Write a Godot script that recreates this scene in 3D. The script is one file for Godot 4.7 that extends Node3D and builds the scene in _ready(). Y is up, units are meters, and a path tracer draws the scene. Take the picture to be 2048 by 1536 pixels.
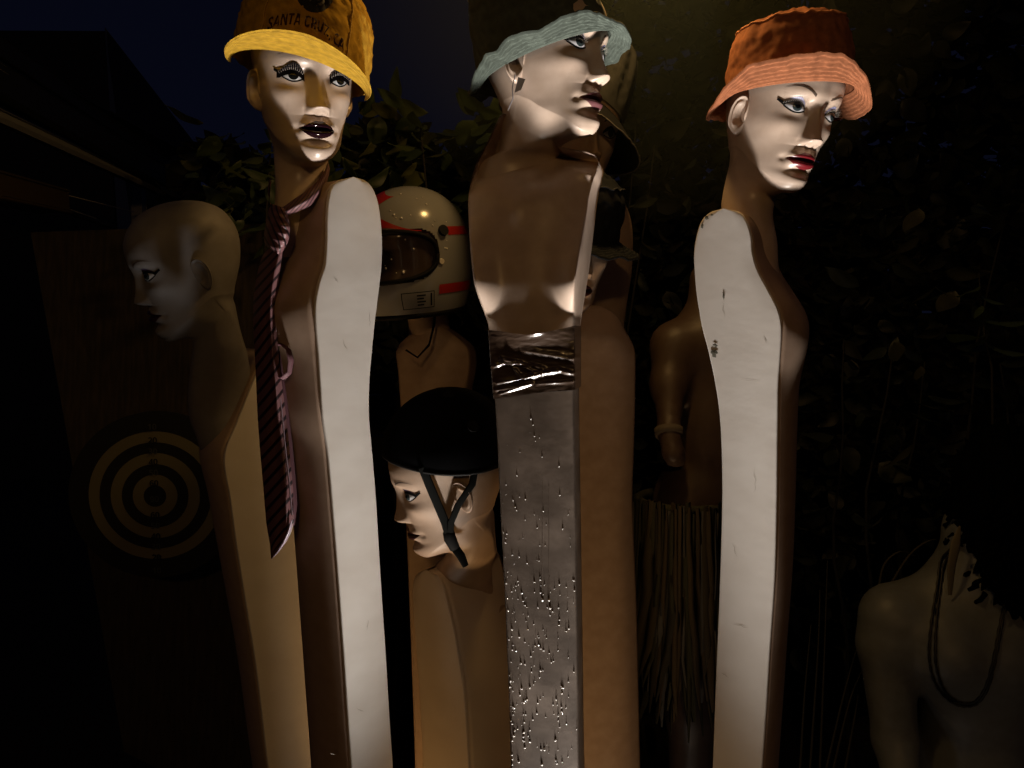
extends Node3D
# A night garden corner: sliced shop-window mannequins with hats, lit by unseen lamps placed at their feet, behind and above.

const EYE := Vector3(0, 1.55, 0)
const PITCH := -4.0
const FOCAL := 1480.0
var cam_basis := Basis(Vector3.RIGHT, deg_to_rad(PITCH))
var taken := {}
var rng := RandomNumberGenerator.new()

# ---------------------------------------------------------------- helpers
func srgb(r: float, g: float, b: float) -> Color:
	return Color(r, g, b).linear_to_srgb()

func ray(px: float, py: float) -> Vector3:
	return cam_basis * Vector3((px - 1024.0) / FOCAL, -(py - 768.0) / FOCAL, -1.0)

func at(px: float, py: float, depth: float) -> Vector3:
	return EYE + ray(px, py) * depth

func on_plane(px: float, py: float, o: Vector3, n: Vector3) -> Vector3:
	var d := ray(px, py)
	return EYE + d * ((o - EYE).dot(n) / d.dot(n))

func numbered(called: String) -> String:
	taken[called] = int(taken.get(called, -1)) + 1
	return called if taken[called] == 0 else "%s_%03d" % [called, taken[called]]

func tag(o: Node, label := "", category := "", group := "", kind := "") -> void:
	if label: o.set_meta("label", label)
	if category: o.set_meta("category", category)
	if group: o.set_meta("group", group)
	if kind: o.set_meta("kind", kind)

func thing(called: String, label: String, category: String, where := Vector3.ZERO, group := "") -> Node3D:
	var o := Node3D.new()
	o.name = numbered(called)
	add_child(o)
	o.position = where
	tag(o, label, category, group)
	return o

# a mesh given in world places becomes a part of a thing, wherever that thing stands
func part(called: String, mesh: Mesh, mat: Material, parent: Node = null) -> MeshInstance3D:
	var m := MeshInstance3D.new()
	m.mesh = mesh
	m.material_override = mat
	if parent == null:
		m.name = numbered(called)
		add_child(m)
	else:
		m.name = called
		var back := Vector3.ZERO
		var p: Node = parent
		while p != self:
			back += (p as Node3D).position
			p = p.get_parent()
		m.position = -back
		parent.add_child(m, true)
	return m

func grid_mesh(p: PackedVector3Array, cols: int, rows: int, wrap := false, uv := PackedVector2Array(), flip := false, col := PackedColorArray()) -> ArrayMesh:
	var ix := PackedInt32Array()
	var nc := cols if wrap else cols - 1
	for r in rows - 1:
		for c in nc:
			var a := r * cols + c
			var b := r * cols + (c + 1) % cols
			var d := a + cols
			var e := b + cols
			if flip:
				ix.append_array([a, d, b, b, d, e])
			else:
				ix.append_array([a, b, d, b, e, d])
	return index_mesh(p, ix, uv, col)

func index_mesh(p: PackedVector3Array, ix: PackedInt32Array, uv := PackedVector2Array(), col := PackedColorArray(), normals := true) -> ArrayMesh:
	var ar := []
	ar.resize(Mesh.ARRAY_MAX)
	ar[Mesh.ARRAY_VERTEX] = p
	ar[Mesh.ARRAY_INDEX] = ix
	if uv.size(): ar[Mesh.ARRAY_TEX_UV] = uv
	if col.size(): ar[Mesh.ARRAY_COLOR] = col
	if normals:
		var n := PackedVector3Array()
		n.resize(p.size())
		for i in range(0, ix.size(), 3):
			var q := (p[ix[i + 2]] - p[ix[i]]).cross(p[ix[i + 1]] - p[ix[i]])
			n[ix[i]] += q
			n[ix[i + 1]] += q
			n[ix[i + 2]] += q
		for i in n.size():
			n[i] = n[i].normalized() if n[i].length_squared() > 0.0 else Vector3.UP
		ar[Mesh.ARRAY_NORMAL] = n
	var m := ArrayMesh.new()
	m.add_surface_from_arrays(Mesh.PRIMITIVE_TRIANGLES, ar)
	return m

func flat_mesh(tris: PackedVector3Array, uv := PackedVector2Array()) -> ArrayMesh:
	var ix := PackedInt32Array()
	ix.resize(tris.size())
	for i in tris.size(): ix[i] = i
	return index_mesh(tris, ix, uv)

func quad(t: PackedVector3Array, a: Vector3, b: Vector3, c: Vector3, d: Vector3) -> void:
	t.append_array([a, b, c, a, c, d])

# a box with chamfered long edges, between two end centres
func beam(a: Vector3, b: Vector3, side: Vector3, w: float, h: float, cham := 0.004) -> ArrayMesh:
	var l := (b - a).normalized()
	var s := (side - l * side.dot(l)).normalized()
	var u := s.cross(l).normalized()
	var ring := []
	for k in [[-1, -1, 0], [-1, -1, 1], [-1, 1, 1], [-1, 1, 0], [1, 1, 0], [1, 1, 1], [1, -1, 1], [1, -1, 0]]:
		var x: float = k[0] * (w / 2 - (cham if k[2] == 1 else 0.0))
		var y: float = k[1] * (h / 2 - (0.0 if k[2] == 1 else cham))
		ring.append(s * x + u * y)
	var t := PackedVector3Array()
	for i in 8:
		var p: Vector3 = ring[i]
		var q: Vector3 = ring[(i + 1) % 8]
		quad(t, a + p, b + p, b + q, a + q)
		t.append_array([a, a + p, a + q, b, b + q, b + p])
	return flat_mesh(t)

func tube(pts: Array, rad: Variant, sides := 8, squash := 1.0, side := Vector3.ZERO) -> ArrayMesh:
	var p := PackedVector3Array()
	var n := pts.size()
	var prev := Vector3.ZERO
	for i in n:
		var c: Vector3 = pts[i]
		var t: Vector3 = ((pts[mini(i + 1, n - 1)] as Vector3) - (pts[maxi(i - 1, 0)] as Vector3)).normalized()
		var u: Vector3
		if side != Vector3.ZERO: u = (side - t * side.dot(t)).normalized()
		elif prev == Vector3.ZERO: u = t.cross(Vector3.UP if absf(t.y) < 0.9 else Vector3.RIGHT).normalized()
		else: u = (prev - t * prev.dot(t)).normalized()
		prev = u
		var v := t.cross(u)
		var r: float = rad[i] if rad is Array else rad
		for k in sides:
			var a := TAU * k / sides
			p.append(c + (u * cos(a) + v * sin(a) * squash) * r)
	var first: Vector3 = pts[0]
	var last: Vector3 = pts[n - 1]
	var ix := PackedInt32Array()
	for i in n - 1:
		for k in sides:
			var a := i * sides + k
			var b := i * sides + (k + 1) % sides
			ix.append_array([a, a + sides, b, b, a + sides, b + sides])
	p.append(first)
	p.append(last)
	for k in sides:
		ix.append_array([p.size() - 2, k, (k + 1) % sides])
		ix.append_array([p.size() - 1, (n - 1) * sides + (k + 1) % sides, (n - 1) * sides + k])
	return index_mesh(p, ix)

# Catmull-Rom through control points [x, a, b, ...]; gives the values at x
func curve(k: Array, x: float) -> Array:
	var n := k.size()
	var i := 0
	while i < n - 2 and x > float(k[i + 1][0]): i += 1
	var p1: Array = k[i]
	var p2: Array = k[i + 1]
	var p0: Array = k[maxi(i - 1, 0)]
	var p3: Array = k[mini(i + 2, n - 1)]
	var h: float = p2[0] - p1[0]
	var t := (x - float(p1[0])) / h
	var out := []
	for c in range(1, p1.size()):
		var m1: float = (p2[c] - p0[c]) / maxf(p2[0] - p0[0], 1e-6) * h
		var m2: float = (p3[c] - p1[c]) / maxf(p3[0] - p1[0], 1e-6) * h
		if t < 0.0:
			out.append(p1[c] + (p2[c] - p1[c]) * t)
		elif t > 1.0:
			out.append(p2[c] + (p2[c] - p1[c]) * (t - 1.0))
		else:
			var t2 := t * t
			var t3 := t2 * t
			out.append((2 * t3 - 3 * t2 + 1) * p1[c] + (t3 - 2 * t2 + t) * m1 + (3 * t2 - 2 * t3) * p2[c] + (t3 - t2) * m2)
	return out

func table(k: Array, lo: float, hi: float, n := 600) -> PackedFloat32Array:
	var t := PackedFloat32Array()
	for i in n + 1: t.append(curve(k, lo + (hi - lo) * i / n)[0])
	return t

func lk(t: PackedFloat32Array, lo: float, hi: float, x: float) -> float:
	var f := clampf((x - lo) / (hi - lo), 0.0, 0.99999) * (t.size() - 1)
	var i := int(f)
	return lerpf(t[i], t[i + 1], f - i)

func sst(a: float, b: float, x: float) -> float:
	var t := clampf((x - a) / (b - a), 0.0, 1.0)
	return t * t * (3.0 - 2.0 * t)

func g2(x: float, y: float, cx: float, cy: float, sx: float, sy: float) -> float:
	var a := (x - cx) / sx
	var b := (y - cy) / sy
	var e := a * a + b * b
	return exp(-e) if e < 12.0 else 0.0

# ---------------------------------------------------------------- materials
var M := {}
var texs := {}

func noise_tex(key: String, freq: float, oct := 4, kind := FastNoiseLite.TYPE_SIMPLEX_SMOOTH, lo := Color.BLACK, hi := Color.WHITE, size := 512, low := 0.0) -> NoiseTexture2D:
	if texs.has(key): return texs[key]
	var n := FastNoiseLite.new()
	n.seed = key.hash() % 10000
	n.noise_type = kind
	n.frequency = freq
	n.fractal_octaves = oct
	var t := NoiseTexture2D.new()
	t.width = size
	t.height = size
	t.seamless = true
	t.noise = n
	var g := Gradient.new()
	g.set_color(0, lo)
	g.set_color(1, hi)
	g.set_offset(0, low)
	t.color_ramp = g
	texs[key] = t
	return t

func mat(key: String, c: Color, rough := 0.6, metal := 0.0, spec := 0.5) -> StandardMaterial3D:
	var m := StandardMaterial3D.new()
	m.resource_name = key
	m.albedo_color = c.linear_to_srgb()
	m.roughness = rough
	m.metallic = metal
	m.metallic_specular = spec
	m.cull_mode = BaseMaterial3D.CULL_DISABLED
	M[key] = m
	return m

func relief(m: StandardMaterial3D, t: Texture2D, depth_cm: float, scale: float) -> void:
	m.uv1_triplanar = true
	m.uv1_scale = Vector3.ONE * scale
	m.heightmap_enabled = true
	m.heightmap_texture = t
	m.heightmap_scale = depth_cm

func mottle(m: StandardMaterial3D, t: Texture2D, scale: float) -> void:
	m.uv1_triplanar = true
	m.uv1_scale = Vector3.ONE * scale
	m.albedo_texture = t

# ---------------------------------------------------------------- the mannequin head
# Origin between the eyes at the head's axis, y up, z forward. Built as one surface over (angle, row); the face features are added on the front.
const HC := 288
const HR := 230
const NR := 34
const YLO := -0.125
const YHI := 0.1126
const ZC := -0.012
var tw: PackedFloat32Array
var tf: PackedFloat32Array
var tb: PackedFloat32Array
var tj: PackedFloat32Array
var te: PackedFloat32Array
var head_p := PackedVector3Array()
var head_s := PackedFloat32Array()
var head_ix := PackedInt32Array()

func head_tables() -> void:
	tw = table([[-0.125, 0.020], [-0.113, 0.0365], [-0.100, 0.0455], [-0.085, 0.0517], [-0.068, 0.0548], [-0.045, 0.0603], [-0.02, 0.0655], [0.01, 0.0683], [0.04, 0.0712], [0.065, 0.0695], [0.085, 0.0610], [0.1, 0.0470], [0.107, 0.0335], [0.1110, 0.0185], [0.1121, 0.0095], [0.1126, 0.0]], YLO, YHI, 2400)
	tf = table([[-0.125, 0.050], [-0.113, 0.0765], [-0.105, 0.0815], [-0.095, 0.0830], [-0.083, 0.0810], [-0.068, 0.0830], [-0.050, 0.0830], [-0.03, 0.0840], [0.0, 0.0865], [0.015, 0.0900], [0.03, 0.0935], [0.045, 0.0940], [0.06, 0.0905], [0.078, 0.0800], [0.095, 0.0620], [0.105, 0.0430], [0.1103, 0.0245], [0.1120, 0.0120], [0.1126, 0.0]], YLO, YHI, 2400)
	tb = table([[-0.125, 0.060], [-0.09, 0.062], [-0.06, 0.0645], [-0.035, 0.075], [-0.01, 0.087], [0.02, 0.0960], [0.045, 0.0975], [0.07, 0.0905], [0.088, 0.0780], [0.102, 0.0560], [0.109, 0.0340], [0.1117, 0.0180], [0.1126, 0.0]], YLO, YHI, 2400)
	te = table([[-0.125, 2.0], [-0.105, 2.15], [-0.085, 2.25], [-0.05, 2.35], [-0.01, 2.45], [0.03, 2.4], [0.07, 2.2], [0.1126, 2.0]], YLO, YHI)
	tj = table([[0, -0.1135], [12, -0.1133], [24, -0.1120], [38, -0.1045], [55, -0.0920], [72, -0.0790], [86, -0.0660], [96, -0.0590], [115, -0.0600], [180, -0.0660]], 0.0, 180.0)

func lipw(ax: float) -> float:
	var u := clampf(ax / 0.0262, 0.0, 1.0)
	return pow(1.0 - u * u, 0.7)

# how far the face's features stand out (along z)
func feat(x: float, y: float) -> float:
	var ax := absf(x)
	var d := 0.0
	# nose
	if y > -0.056 and y < 0.045 and ax < 0.04:
		var t := (0.017 - y) / 0.058
		var h := 0.0
		var wd := 0.0072
		if t < 0.0:
			h = 0.0035 * exp(-pow(t / 0.28, 2.0))
		else:
			var tt := minf(t, 1.0)
			h = 0.0035 + 0.0105 * tt + 0.0085 * tt * tt
			wd = lerpf(0.0066, 0.0104, sst(0.5, 0.95, tt))
			h += 0.0012 * exp(-pow((tt - 0.9) / 0.12, 2.0))
		var under := 1.0 - sst(-0.0415 + 0.0 * ax, -0.0505, y) if y < -0.0415 else 1.0
		if y < -0.040: under = pow(clampf((y + 0.0508) / 0.0108, 0.0, 1.0), 0.62)
		var e := ax / wd
		d += h * under * (0.68 * exp(-pow(e, 2.2)) + 0.32 * exp(-pow(ax / (wd * 2.1), 2.0)))
		d += 0.0085 * g2(ax, y, 0.0112, -0.0425, 0.0058, 0.0066) * sst(-0.0515, -0.0450, y)
		d -= 0.0050 * g2(ax, y, 0.0062, -0.0478, 0.0038, 0.0024)
		d -= 0.0022 * g2(ax, y, 0.0185, -0.0435, 0.0028, 0.006)
	# lips and muzzle
	if y < -0.005:
		d += 0.0040 * g2(ax, y, 0.0, -0.069, 0.028, 0.019)
		var lw := lipw(ax)
		if ax < 0.028:
			d += 0.0043 * lw * g2(0.0, y, 0.0, -0.0628 - 0.05 * ax, 1.0, 0.0046)
			d += 0.0068 * lw * g2(0.0, y, 0.0, -0.0762 + 0.10 * ax, 1.0, 0.0056)
			d -= 0.0078 * lw * g2(0.0, y, 0.0, -0.0690, 1.0, 0.0019)
			d -= 0.0013 * g2(ax, y, 0.0, -0.0555, 0.003, 0.0045)
			d += 0.0008 * g2(ax, y, 0.0052, -0.0565, 0.002, 0.005)
		d -= 0.0034 * g2(ax, y, 0.0290, -0.0700, 0.0048, 0.0050)
		d -= 0.0050 * g2(ax, y, 0.0, -0.0868, 0.020, 0.0055)
		d += 0.0062 * g2(ax, y, 0.0, -0.1000, 0.0205, 0.0115)
		d -= 0.0040 * g2(ax, y, 0.044, -0.062, 0.014, 0.024)
	# eye sockets, lids, brows, cheek bones
	if y > -0.07 and y < 0.06:
		d -= 0.0100 * g2(ax, y, 0.0310, 0.0010, 0.0185, 0.0125)
		d -= 0.0042 * g2(ax, y, 0.0165, 0.0050, 0.0065, 0.0090)
		d += 0.0100 * g2(ax, y, 0.0330, 0.0000, 0.0140, 0.0090)
		d += 0.0030 * g2(ax, y, 0.0300, 0.0205, 0.0230, 0.0075)
		d -= 0.0016 * g2(ax, y, 0.0330, 0.0112, 0.0150, 0.0022)
		d += 0.0044 * g2(ax, y, 0.0440, -0.0240, 0.0180, 0.0120)
	return d

func face_pt(x: float, y: float, lift := 0.0) -> Vector3:
	var w := lk(tw, YLO, YHI, y)
	var f := lk(tf, YLO, YHI, y)
	var n := lk(te, YLO, YHI, y)
	var s := pow(minf(absf(x) / w, 0.999), n)
	var z := ZC + f * pow(1.0 - s, 1.0 / n) + feat(x, y)
	return Vector3(x, y, z + lift)

func face_n(x: float, y: float) -> Vector3:
	var e := 0.0012
	return (face_pt(x + e, y) - face_pt(x - e, y)).cross(face_pt(x, y + e) - face_pt(x, y - e)).normalized()

func head_base() -> void:
	head_tables()
	var rows_y := PackedFloat32Array()
	# row spread: dense over the face
	var acc := 0.0
	rows_y.append(0.0)
	for r in range(1, HR):
		var y := 1.0 - float(r) / HR
		acc += 1.0 if y > 0.85 else (1.6 if y > 0.62 else 0.72)
		rows_y.append(acc)
	for r in HR: rows_y[r] /= acc
	for r in HR + NR:
		for c in HC:
			var u := 2.0 * c / HC - 1.0
			var th := PI * (0.44 * u + 0.56 * u * u * u)
			var s := sin(th)
			var co := cos(th)
			var adeg := absf(rad_to_deg(th))
			var yj := lk(tj, 0.0, 180.0, adeg)
			if r < HR:
				var g: float = rows_y[r]
				# near the crown rows close in on the pole
				var y := YHI + (yj - YHI) * (g if g > 0.12 else g * g / 0.12 * 0.5 + g * 0.5)
				var p := ring_pt(s, co, y)
				head_p.append(p)
				head_s.append(sst(-0.02, -0.20, p.y) * sst(100.0, 150.0, adeg) * 0.5)
			else:
				var j := ring_pt(s, co, yj)
				var k := float(r - HR + 1) / NR
				var yn := lerpf(-0.128, -0.088, sst(10.0, 130.0, adeg))
				var nb := Vector3(0.0415 * s, yn, -0.031 + (0.0430 if co > 0 else 0.0450) * co)
				if k <= 0.42:
					var t := k / 0.42
					var c1 := j + Vector3(-0.10 * j.x, -0.0095, -0.10 * (j.z - ZC))
					var c2 := nb + Vector3(0, 0.016 if adeg < 100.0 else 0.010, 0) + (j - nb) * Vector3(0.25, 0, 0.25)
					var q := j * pow(1 - t, 3) + c1 * 3 * t * pow(1 - t, 2) + c2 * 3 * t * t * (1 - t) + nb * t * t * t
					head_p.append(q)
					head_s.append(maxf(sst(-0.10, -0.24, q.y), sst(-0.02, -0.20, q.y) * sst(100.0, 150.0, adeg) * 0.5))
				else:
					var t := (k - 0.42) / 0.58
					var fl := 1.0 + 0.28 * t * t * t
					var q := Vector3(nb.x * fl, lerpf(yn, -0.285, t), -0.031 - 0.012 * t + (nb.z + 0.031) * fl)
					head_p.append(q)
					head_s.append(maxf(maxf(sst(-0.10, -0.24, q.y), sst(-0.02, -0.20, q.y) * sst(100.0, 150.0, adeg) * 0.5), t))
	for r in HR + NR - 1:
		for c in HC:
			var a := r * HC + c
			var b := r * HC + (c + 1) % HC
			head_ix.append_array([a, a + HC, b, b, a + HC, b + HC])

func ring_pt(s: float, co: float, y: float) -> Vector3:
	var w := lk(tw, YLO, YHI, y)
	var n := lk(te, YLO, YHI, y)
	var x := w * signf(s) * pow(absf(s), 2.0 / n)
	if co > 0.0:
		var z := ZC + lk(tf, YLO, YHI, y) * pow(co, 2.0 / n)
		return Vector3(x, y, z + feat(x, y) * sst(0.0, 0.3, co))
	return Vector3(x, y, ZC - lk(tb, YLO, YHI, y) * pow(-co, 0.95))

# ---- painted and raised face pieces, laid over the head's surface
func face_patch(top: Callable, low: Callable, x0: float, x1: float, nx: int, ny: int, lift: float, dome := 0.0) -> PackedVector3Array:
	var p := PackedVector3Array()
	for j in ny:
		for i in nx:
			var u := float(i) / (nx - 1)
			u = 0.5 - 0.5 * cos(PI * u)
			var x := lerpf(x0, x1, u)
			var v := float(j) / (ny - 1)
			var y := lerpf(top.call(x), low.call(x), v)
			p.append(face_pt(x, y) + face_n(x, y) * (lift + dome * sin(PI * v) * sin(PI * u)))
	return p

func eye_top(ax: float) -> float:
	var u := clampf((ax - 0.0190) / 0.0290, 0.0, 1.0)
	return -0.0022 + 0.0036 * u + 0.0066 * pow(sin(PI * pow(u, 0.9)), 0.8)

func eye_low(ax: float) -> float:
	var u := clampf((ax - 0.0190) / 0.0290, 0.0, 1.0)
	return -0.0022 + 0.0036 * u - 0.0058 * pow(sin(PI * pow(u, 1.1)), 0.9)

func lip_top(x: float) -> float:
	var ax := absf(x)
	var u := clampf(ax / 0.0255, 0.0, 1.0)
	return -0.0700 + 0.0112 * pow(1.0 - pow(u, 1.7), 0.85) + 0.0014 * g2(ax, 0, 0.0056, 0, 0.004, 1) - 0.0004

func lip_low(x: float) -> float:
	var u := clampf(absf(x) / 0.0255, 0.0, 1.0)
	return -0.0700 - 0.0118 * pow(1.0 - pow(u, 2.0), 0.9)

var patches := {}

func xf(p: PackedVector3Array, t: Transform3D) -> PackedVector3Array:
	return t * p

func make_patches() -> void:
	patches.lips = face_patch(lip_top, lip_low, -0.0254, 0.0254, 48, 26, 0.0004)
	for sd in [-1, 1]:
		var k := "r" if sd > 0 else "l"
		var top := func(x): return eye_top(absf(x))
		var low := func(x): return eye_low(absf(x))
		patches["eye" + k] = face_patch(top, low, sd * 0.0192, sd * 0.0478, 22, 12, 0.0005, 0.0012)
		# eyeliner: an upper band with a wing and a lower line
		var lt := func(x):
			var ax: float = absf(x)
			return eye_top(ax) + 0.0030 + 0.0010 * sst(0.03, 0.046, ax) + maxf(0.0, ax - 0.0478) * 0.62
		var lb := func(x):
			var ax: float = absf(x)
			return minf(eye_top(ax) - 0.0002, lt.call(x) - 0.0001) + maxf(0.0, ax - 0.0478) * 0.75 - (0.0012 if ax > 0.0470 else 0.0) * (1.0 - sst(0.0478, 0.0545, ax))
		patches["liner" + k] = face_patch(lt, lb, sd * 0.0186, sd * 0.0550, 30, 5, 0.0011)
		var bt := func(x): return eye_low(absf(x)) + 0.0003
		var bb := func(x): return eye_low(absf(x)) - 0.0017
		patches["under" + k] = face_patch(bt, bb, sd * 0.0200, sd * 0.0480, 24, 4, 0.0009)
		var st := func(x):
			var u: float = clampf((absf(x) - 0.0165) / 0.036, 0, 1)
			return eye_top(absf(x)) + 0.0022 + 0.0062 * sin(PI * pow(u, 0.8))
		var sl := func(x): return eye_top(absf(x)) + 0.0018
		patches["shadow" + k] = face_patch(st, sl, sd * 0.0190, sd * 0.0510, 24, 6, 0.0006)
		# a heavy painted lid, for faces that wear it
		var ht := func(x):
			var u: float = clampf((absf(x) - 0.0165) / 0.036, 0, 1)
			return eye_top(absf(x)) + 0.0015 + 0.0105 * pow(sin(PI * pow(u, 0.75)), 0.8)
		var hl := func(x): return eye_top(absf(x)) - 0.0046
		patches["heavy" + k] = face_patch(ht, hl, sd * 0.0180, sd * 0.0515, 26, 8, 0.0019)
		var br := func(x):
			var u: float = clampf((absf(x) - 0.0140) / 0.0400, 0, 1)
			return 0.0195 + 0.0085 * sin(PI * pow(u, 1.15) * 0.85) + 0.0013 * (1.0 - u * u)
		var bl := func(x):
			var u: float = clampf((absf(x) - 0.0140) / 0.0400, 0, 1)
			return 0.0195 + 0.0085 * sin(PI * pow(u, 1.15) * 0.85) - 0.0019 * pow(1.0 - u, 0.6)
		patches["brow" + k] = face_patch(br, bl, sd * 0.0140, sd * 0.0540, 26, 4, 0.0004)
		for q in [["iris", 0.0062, 0.0016], ["pupil", 0.0028, 0.0020]]:
			var p := PackedVector3Array()
			var cx: float = sd * 0.0333 + 0.0006
			var cy := 0.0012
			for r in 4:
				for a in 20:
					var x: float = cx + q[1] * r / 3.0 * cos(TAU * a / 20)
					var y: float = cy + q[1] * r / 3.0 * sin(TAU * a / 20)
					y = clampf(y, eye_low(absf(x)) + 0.0003, eye_top(absf(x)) - 0.0003)
					var u: float = clampf((absf(x) - 0.0192) / 0.0286, 0, 1)
					var v: float = clampf((eye_top(absf(x)) - y) / (eye_top(absf(x)) - eye_low(absf(x))), 0, 1)
					p.append(face_pt(x, y) + face_n(x, y) * (float(q[2]) - 0.0008 + 0.0012 * sin(PI * v) * sin(PI * u)))
			patches[q[0] + k] = p
		# lashes: thin curved blades fanned along the upper lid
		var la := PackedVector3Array()
		rng.seed = 77 + sd
		for i in 13:
			var u := float(i) / 12.0
			var x: float = sd * lerpf(0.0215, 0.0485, u)
			var y := eye_top(absf(x)) + 0.0012
			var b := face_pt(x, y) + face_n(x, y) * 0.0012
			var out := Vector3(sd * (-0.25 + 0.95 * u), 0.85, 0.75).normalized()
			var ln := rng.randf_range(0.0085, 0.0125)
			var mid := b + (out + Vector3(0, -0.25, 0.35)) * ln * 0.5
			var tip := b + out * ln + Vector3(0, 0.0025, -0.001)
			var sx := Vector3(0.00024, 0, 0)
			quad(la, b - sx, b + sx, mid + sx * 0.8, mid - sx * 0.8)
			la.append_array([mid - sx * 0.8, mid + sx * 0.8, tip])
		patches["lash" + k] = la
	# ear: a low relief over an ear-shaped outline
	var ep := PackedVector3Array()
	for j in 25:
		for i in 33:
			var a := TAU * i / 32.0
			var r := j / 24.0
			var oy := sin(a)
			var oz := cos(a)
			# z backward; the lobe is narrower
			var wz := 0.0165 * (1.0 + 0.10 * oy) if oz > 0 else 0.0125 * (1.0 + 0.22 * oy)
			var hy := 0.0295 if oy > 0 else 0.0315
			var y := hy * oy * r
			var z := wz * oz * r - 0.004 * y / 0.03
			var h := 0.006 + 0.010 * sst(-0.9, 1.0, oz) * r
			h += 0.0050 * exp(-pow((r - 0.87) / 0.085, 2.0)) * sst(-0.75, -0.2, oy + 0.35 * oz)
			h += 0.0032 * exp(-pow((r - 0.58) / 0.10, 2.0)) * sst(-0.2, 0.5, oz)
			h -= 0.0075 * g2(z, y, -0.0015, -0.003, 0.0068, 0.0100)
			h += 0.0045 * g2(z, y, -0.0105, -0.004, 0.0034, 0.0050)
			h *= 1.0 - pow(r, 14.0)
			ep.append(Vector3(h, y, -z))
	patches.ear = ep

# a head for one figure: t puts the head, base puts the foot of the neck (its own axes, at y = -0.285)
func neck_skin(p: PackedVector3Array, t: Transform3D, base: Transform3D) -> PackedVector3Array:
	var out := PackedVector3Array()
	out.resize(p.size())
	for i in p.size():
		var s := head_s[i]
		out[i] = t * p[i] if s <= 0.0 else ((t * p[i]) * (1.0 - s) + (base * p[i]) * s)
	return out

func head(figure: Node3D, t: Transform3D, base: Transform3D, skin: Material, look: Dictionary) -> MeshInstance3D:
	var h := part("head", index_mesh(neck_skin(head_p, t, base), head_ix), skin, figure)
	part("lips", grid_mesh(xf(patches.lips, t), 48, 26), look.lips, h)
	for sd in [-1, 1]:
		var k := "r" if sd > 0 else "l"
		var fl: bool = sd < 0
		part("eye", grid_mesh(xf(patches["eye" + k], t), 22, 12, false, PackedVector2Array(), fl), M.eye_white, h)
		for q in ["iris", "pupil"]:
			part(q, grid_mesh(xf(patches[q + k], t), 20, 4, true), look.get(q, M[q]), h)
		part("eyeliner", grid_mesh(xf(patches["liner" + k], t), 30, 5, false, PackedVector2Array(), fl), M.liner, h)
		part("eyeliner", grid_mesh(xf(patches["under" + k], t), 24, 4, false, PackedVector2Array(), fl), M.liner, h)
		part("eyeshadow", grid_mesh(xf(patches["shadow" + k], t), 24, 6, false, PackedVector2Array(), fl), look.get("shadow", M.eyeshadow), h)
		if look.has("heavy"):
			part("eyelid", grid_mesh(xf(patches["heavy" + k], t), 26, 8, false, PackedVector2Array(), fl), M.smoky, h)
		part("eyebrow", grid_mesh(xf(patches["brow" + k], t), 26, 4, false, PackedVector2Array(), fl), look.get("brow", M.brow), h)
		part("eyelashes", flat_mesh(xf(patches["lash" + k], t)), look.get("lash", M.lash), h)
		var e := Transform3D(Basis(Vector3.UP, sd * -0.18) * Basis.from_scale(Vector3(sd, 1, 1)), Vector3(sd * 0.0615, -0.014, -0.012))
		part("ear", grid_mesh(t * (e * (patches.ear as PackedVector3Array)), 33, 25, false, PackedVector2Array(), fl), skin, h)
	return h

# yaw turns the face to the picture's right, pitch lifts it, roll tips it clockwise as seen
func pose(where: Vector3, yaw: float, pitch: float, roll: float, size := 1.0) -> Transform3D:
	var b := Basis(Vector3.UP, deg_to_rad(yaw)) * Basis(Vector3.RIGHT, deg_to_rad(-pitch)) * Basis(Vector3.BACK, deg_to_rad(-roll))
	return Transform3D(b.scaled(Vector3.ONE * size), where)

# ---------------------------------------------------------------- sliced bodies
func dense(rows: Array, n: int) -> Array:
	var out := []
	var y0: float = rows[0][0]
	var y1: float = rows[rows.size() - 1][0]
	for i in n:
		var t := float(i) / (n - 1)
		# close rows at the rounded top
		var y := y0 + (y1 - y0) * (0.25 * t + 0.75 * t * t)
		out.append([y] + curve(rows, y))
	return out

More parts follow.
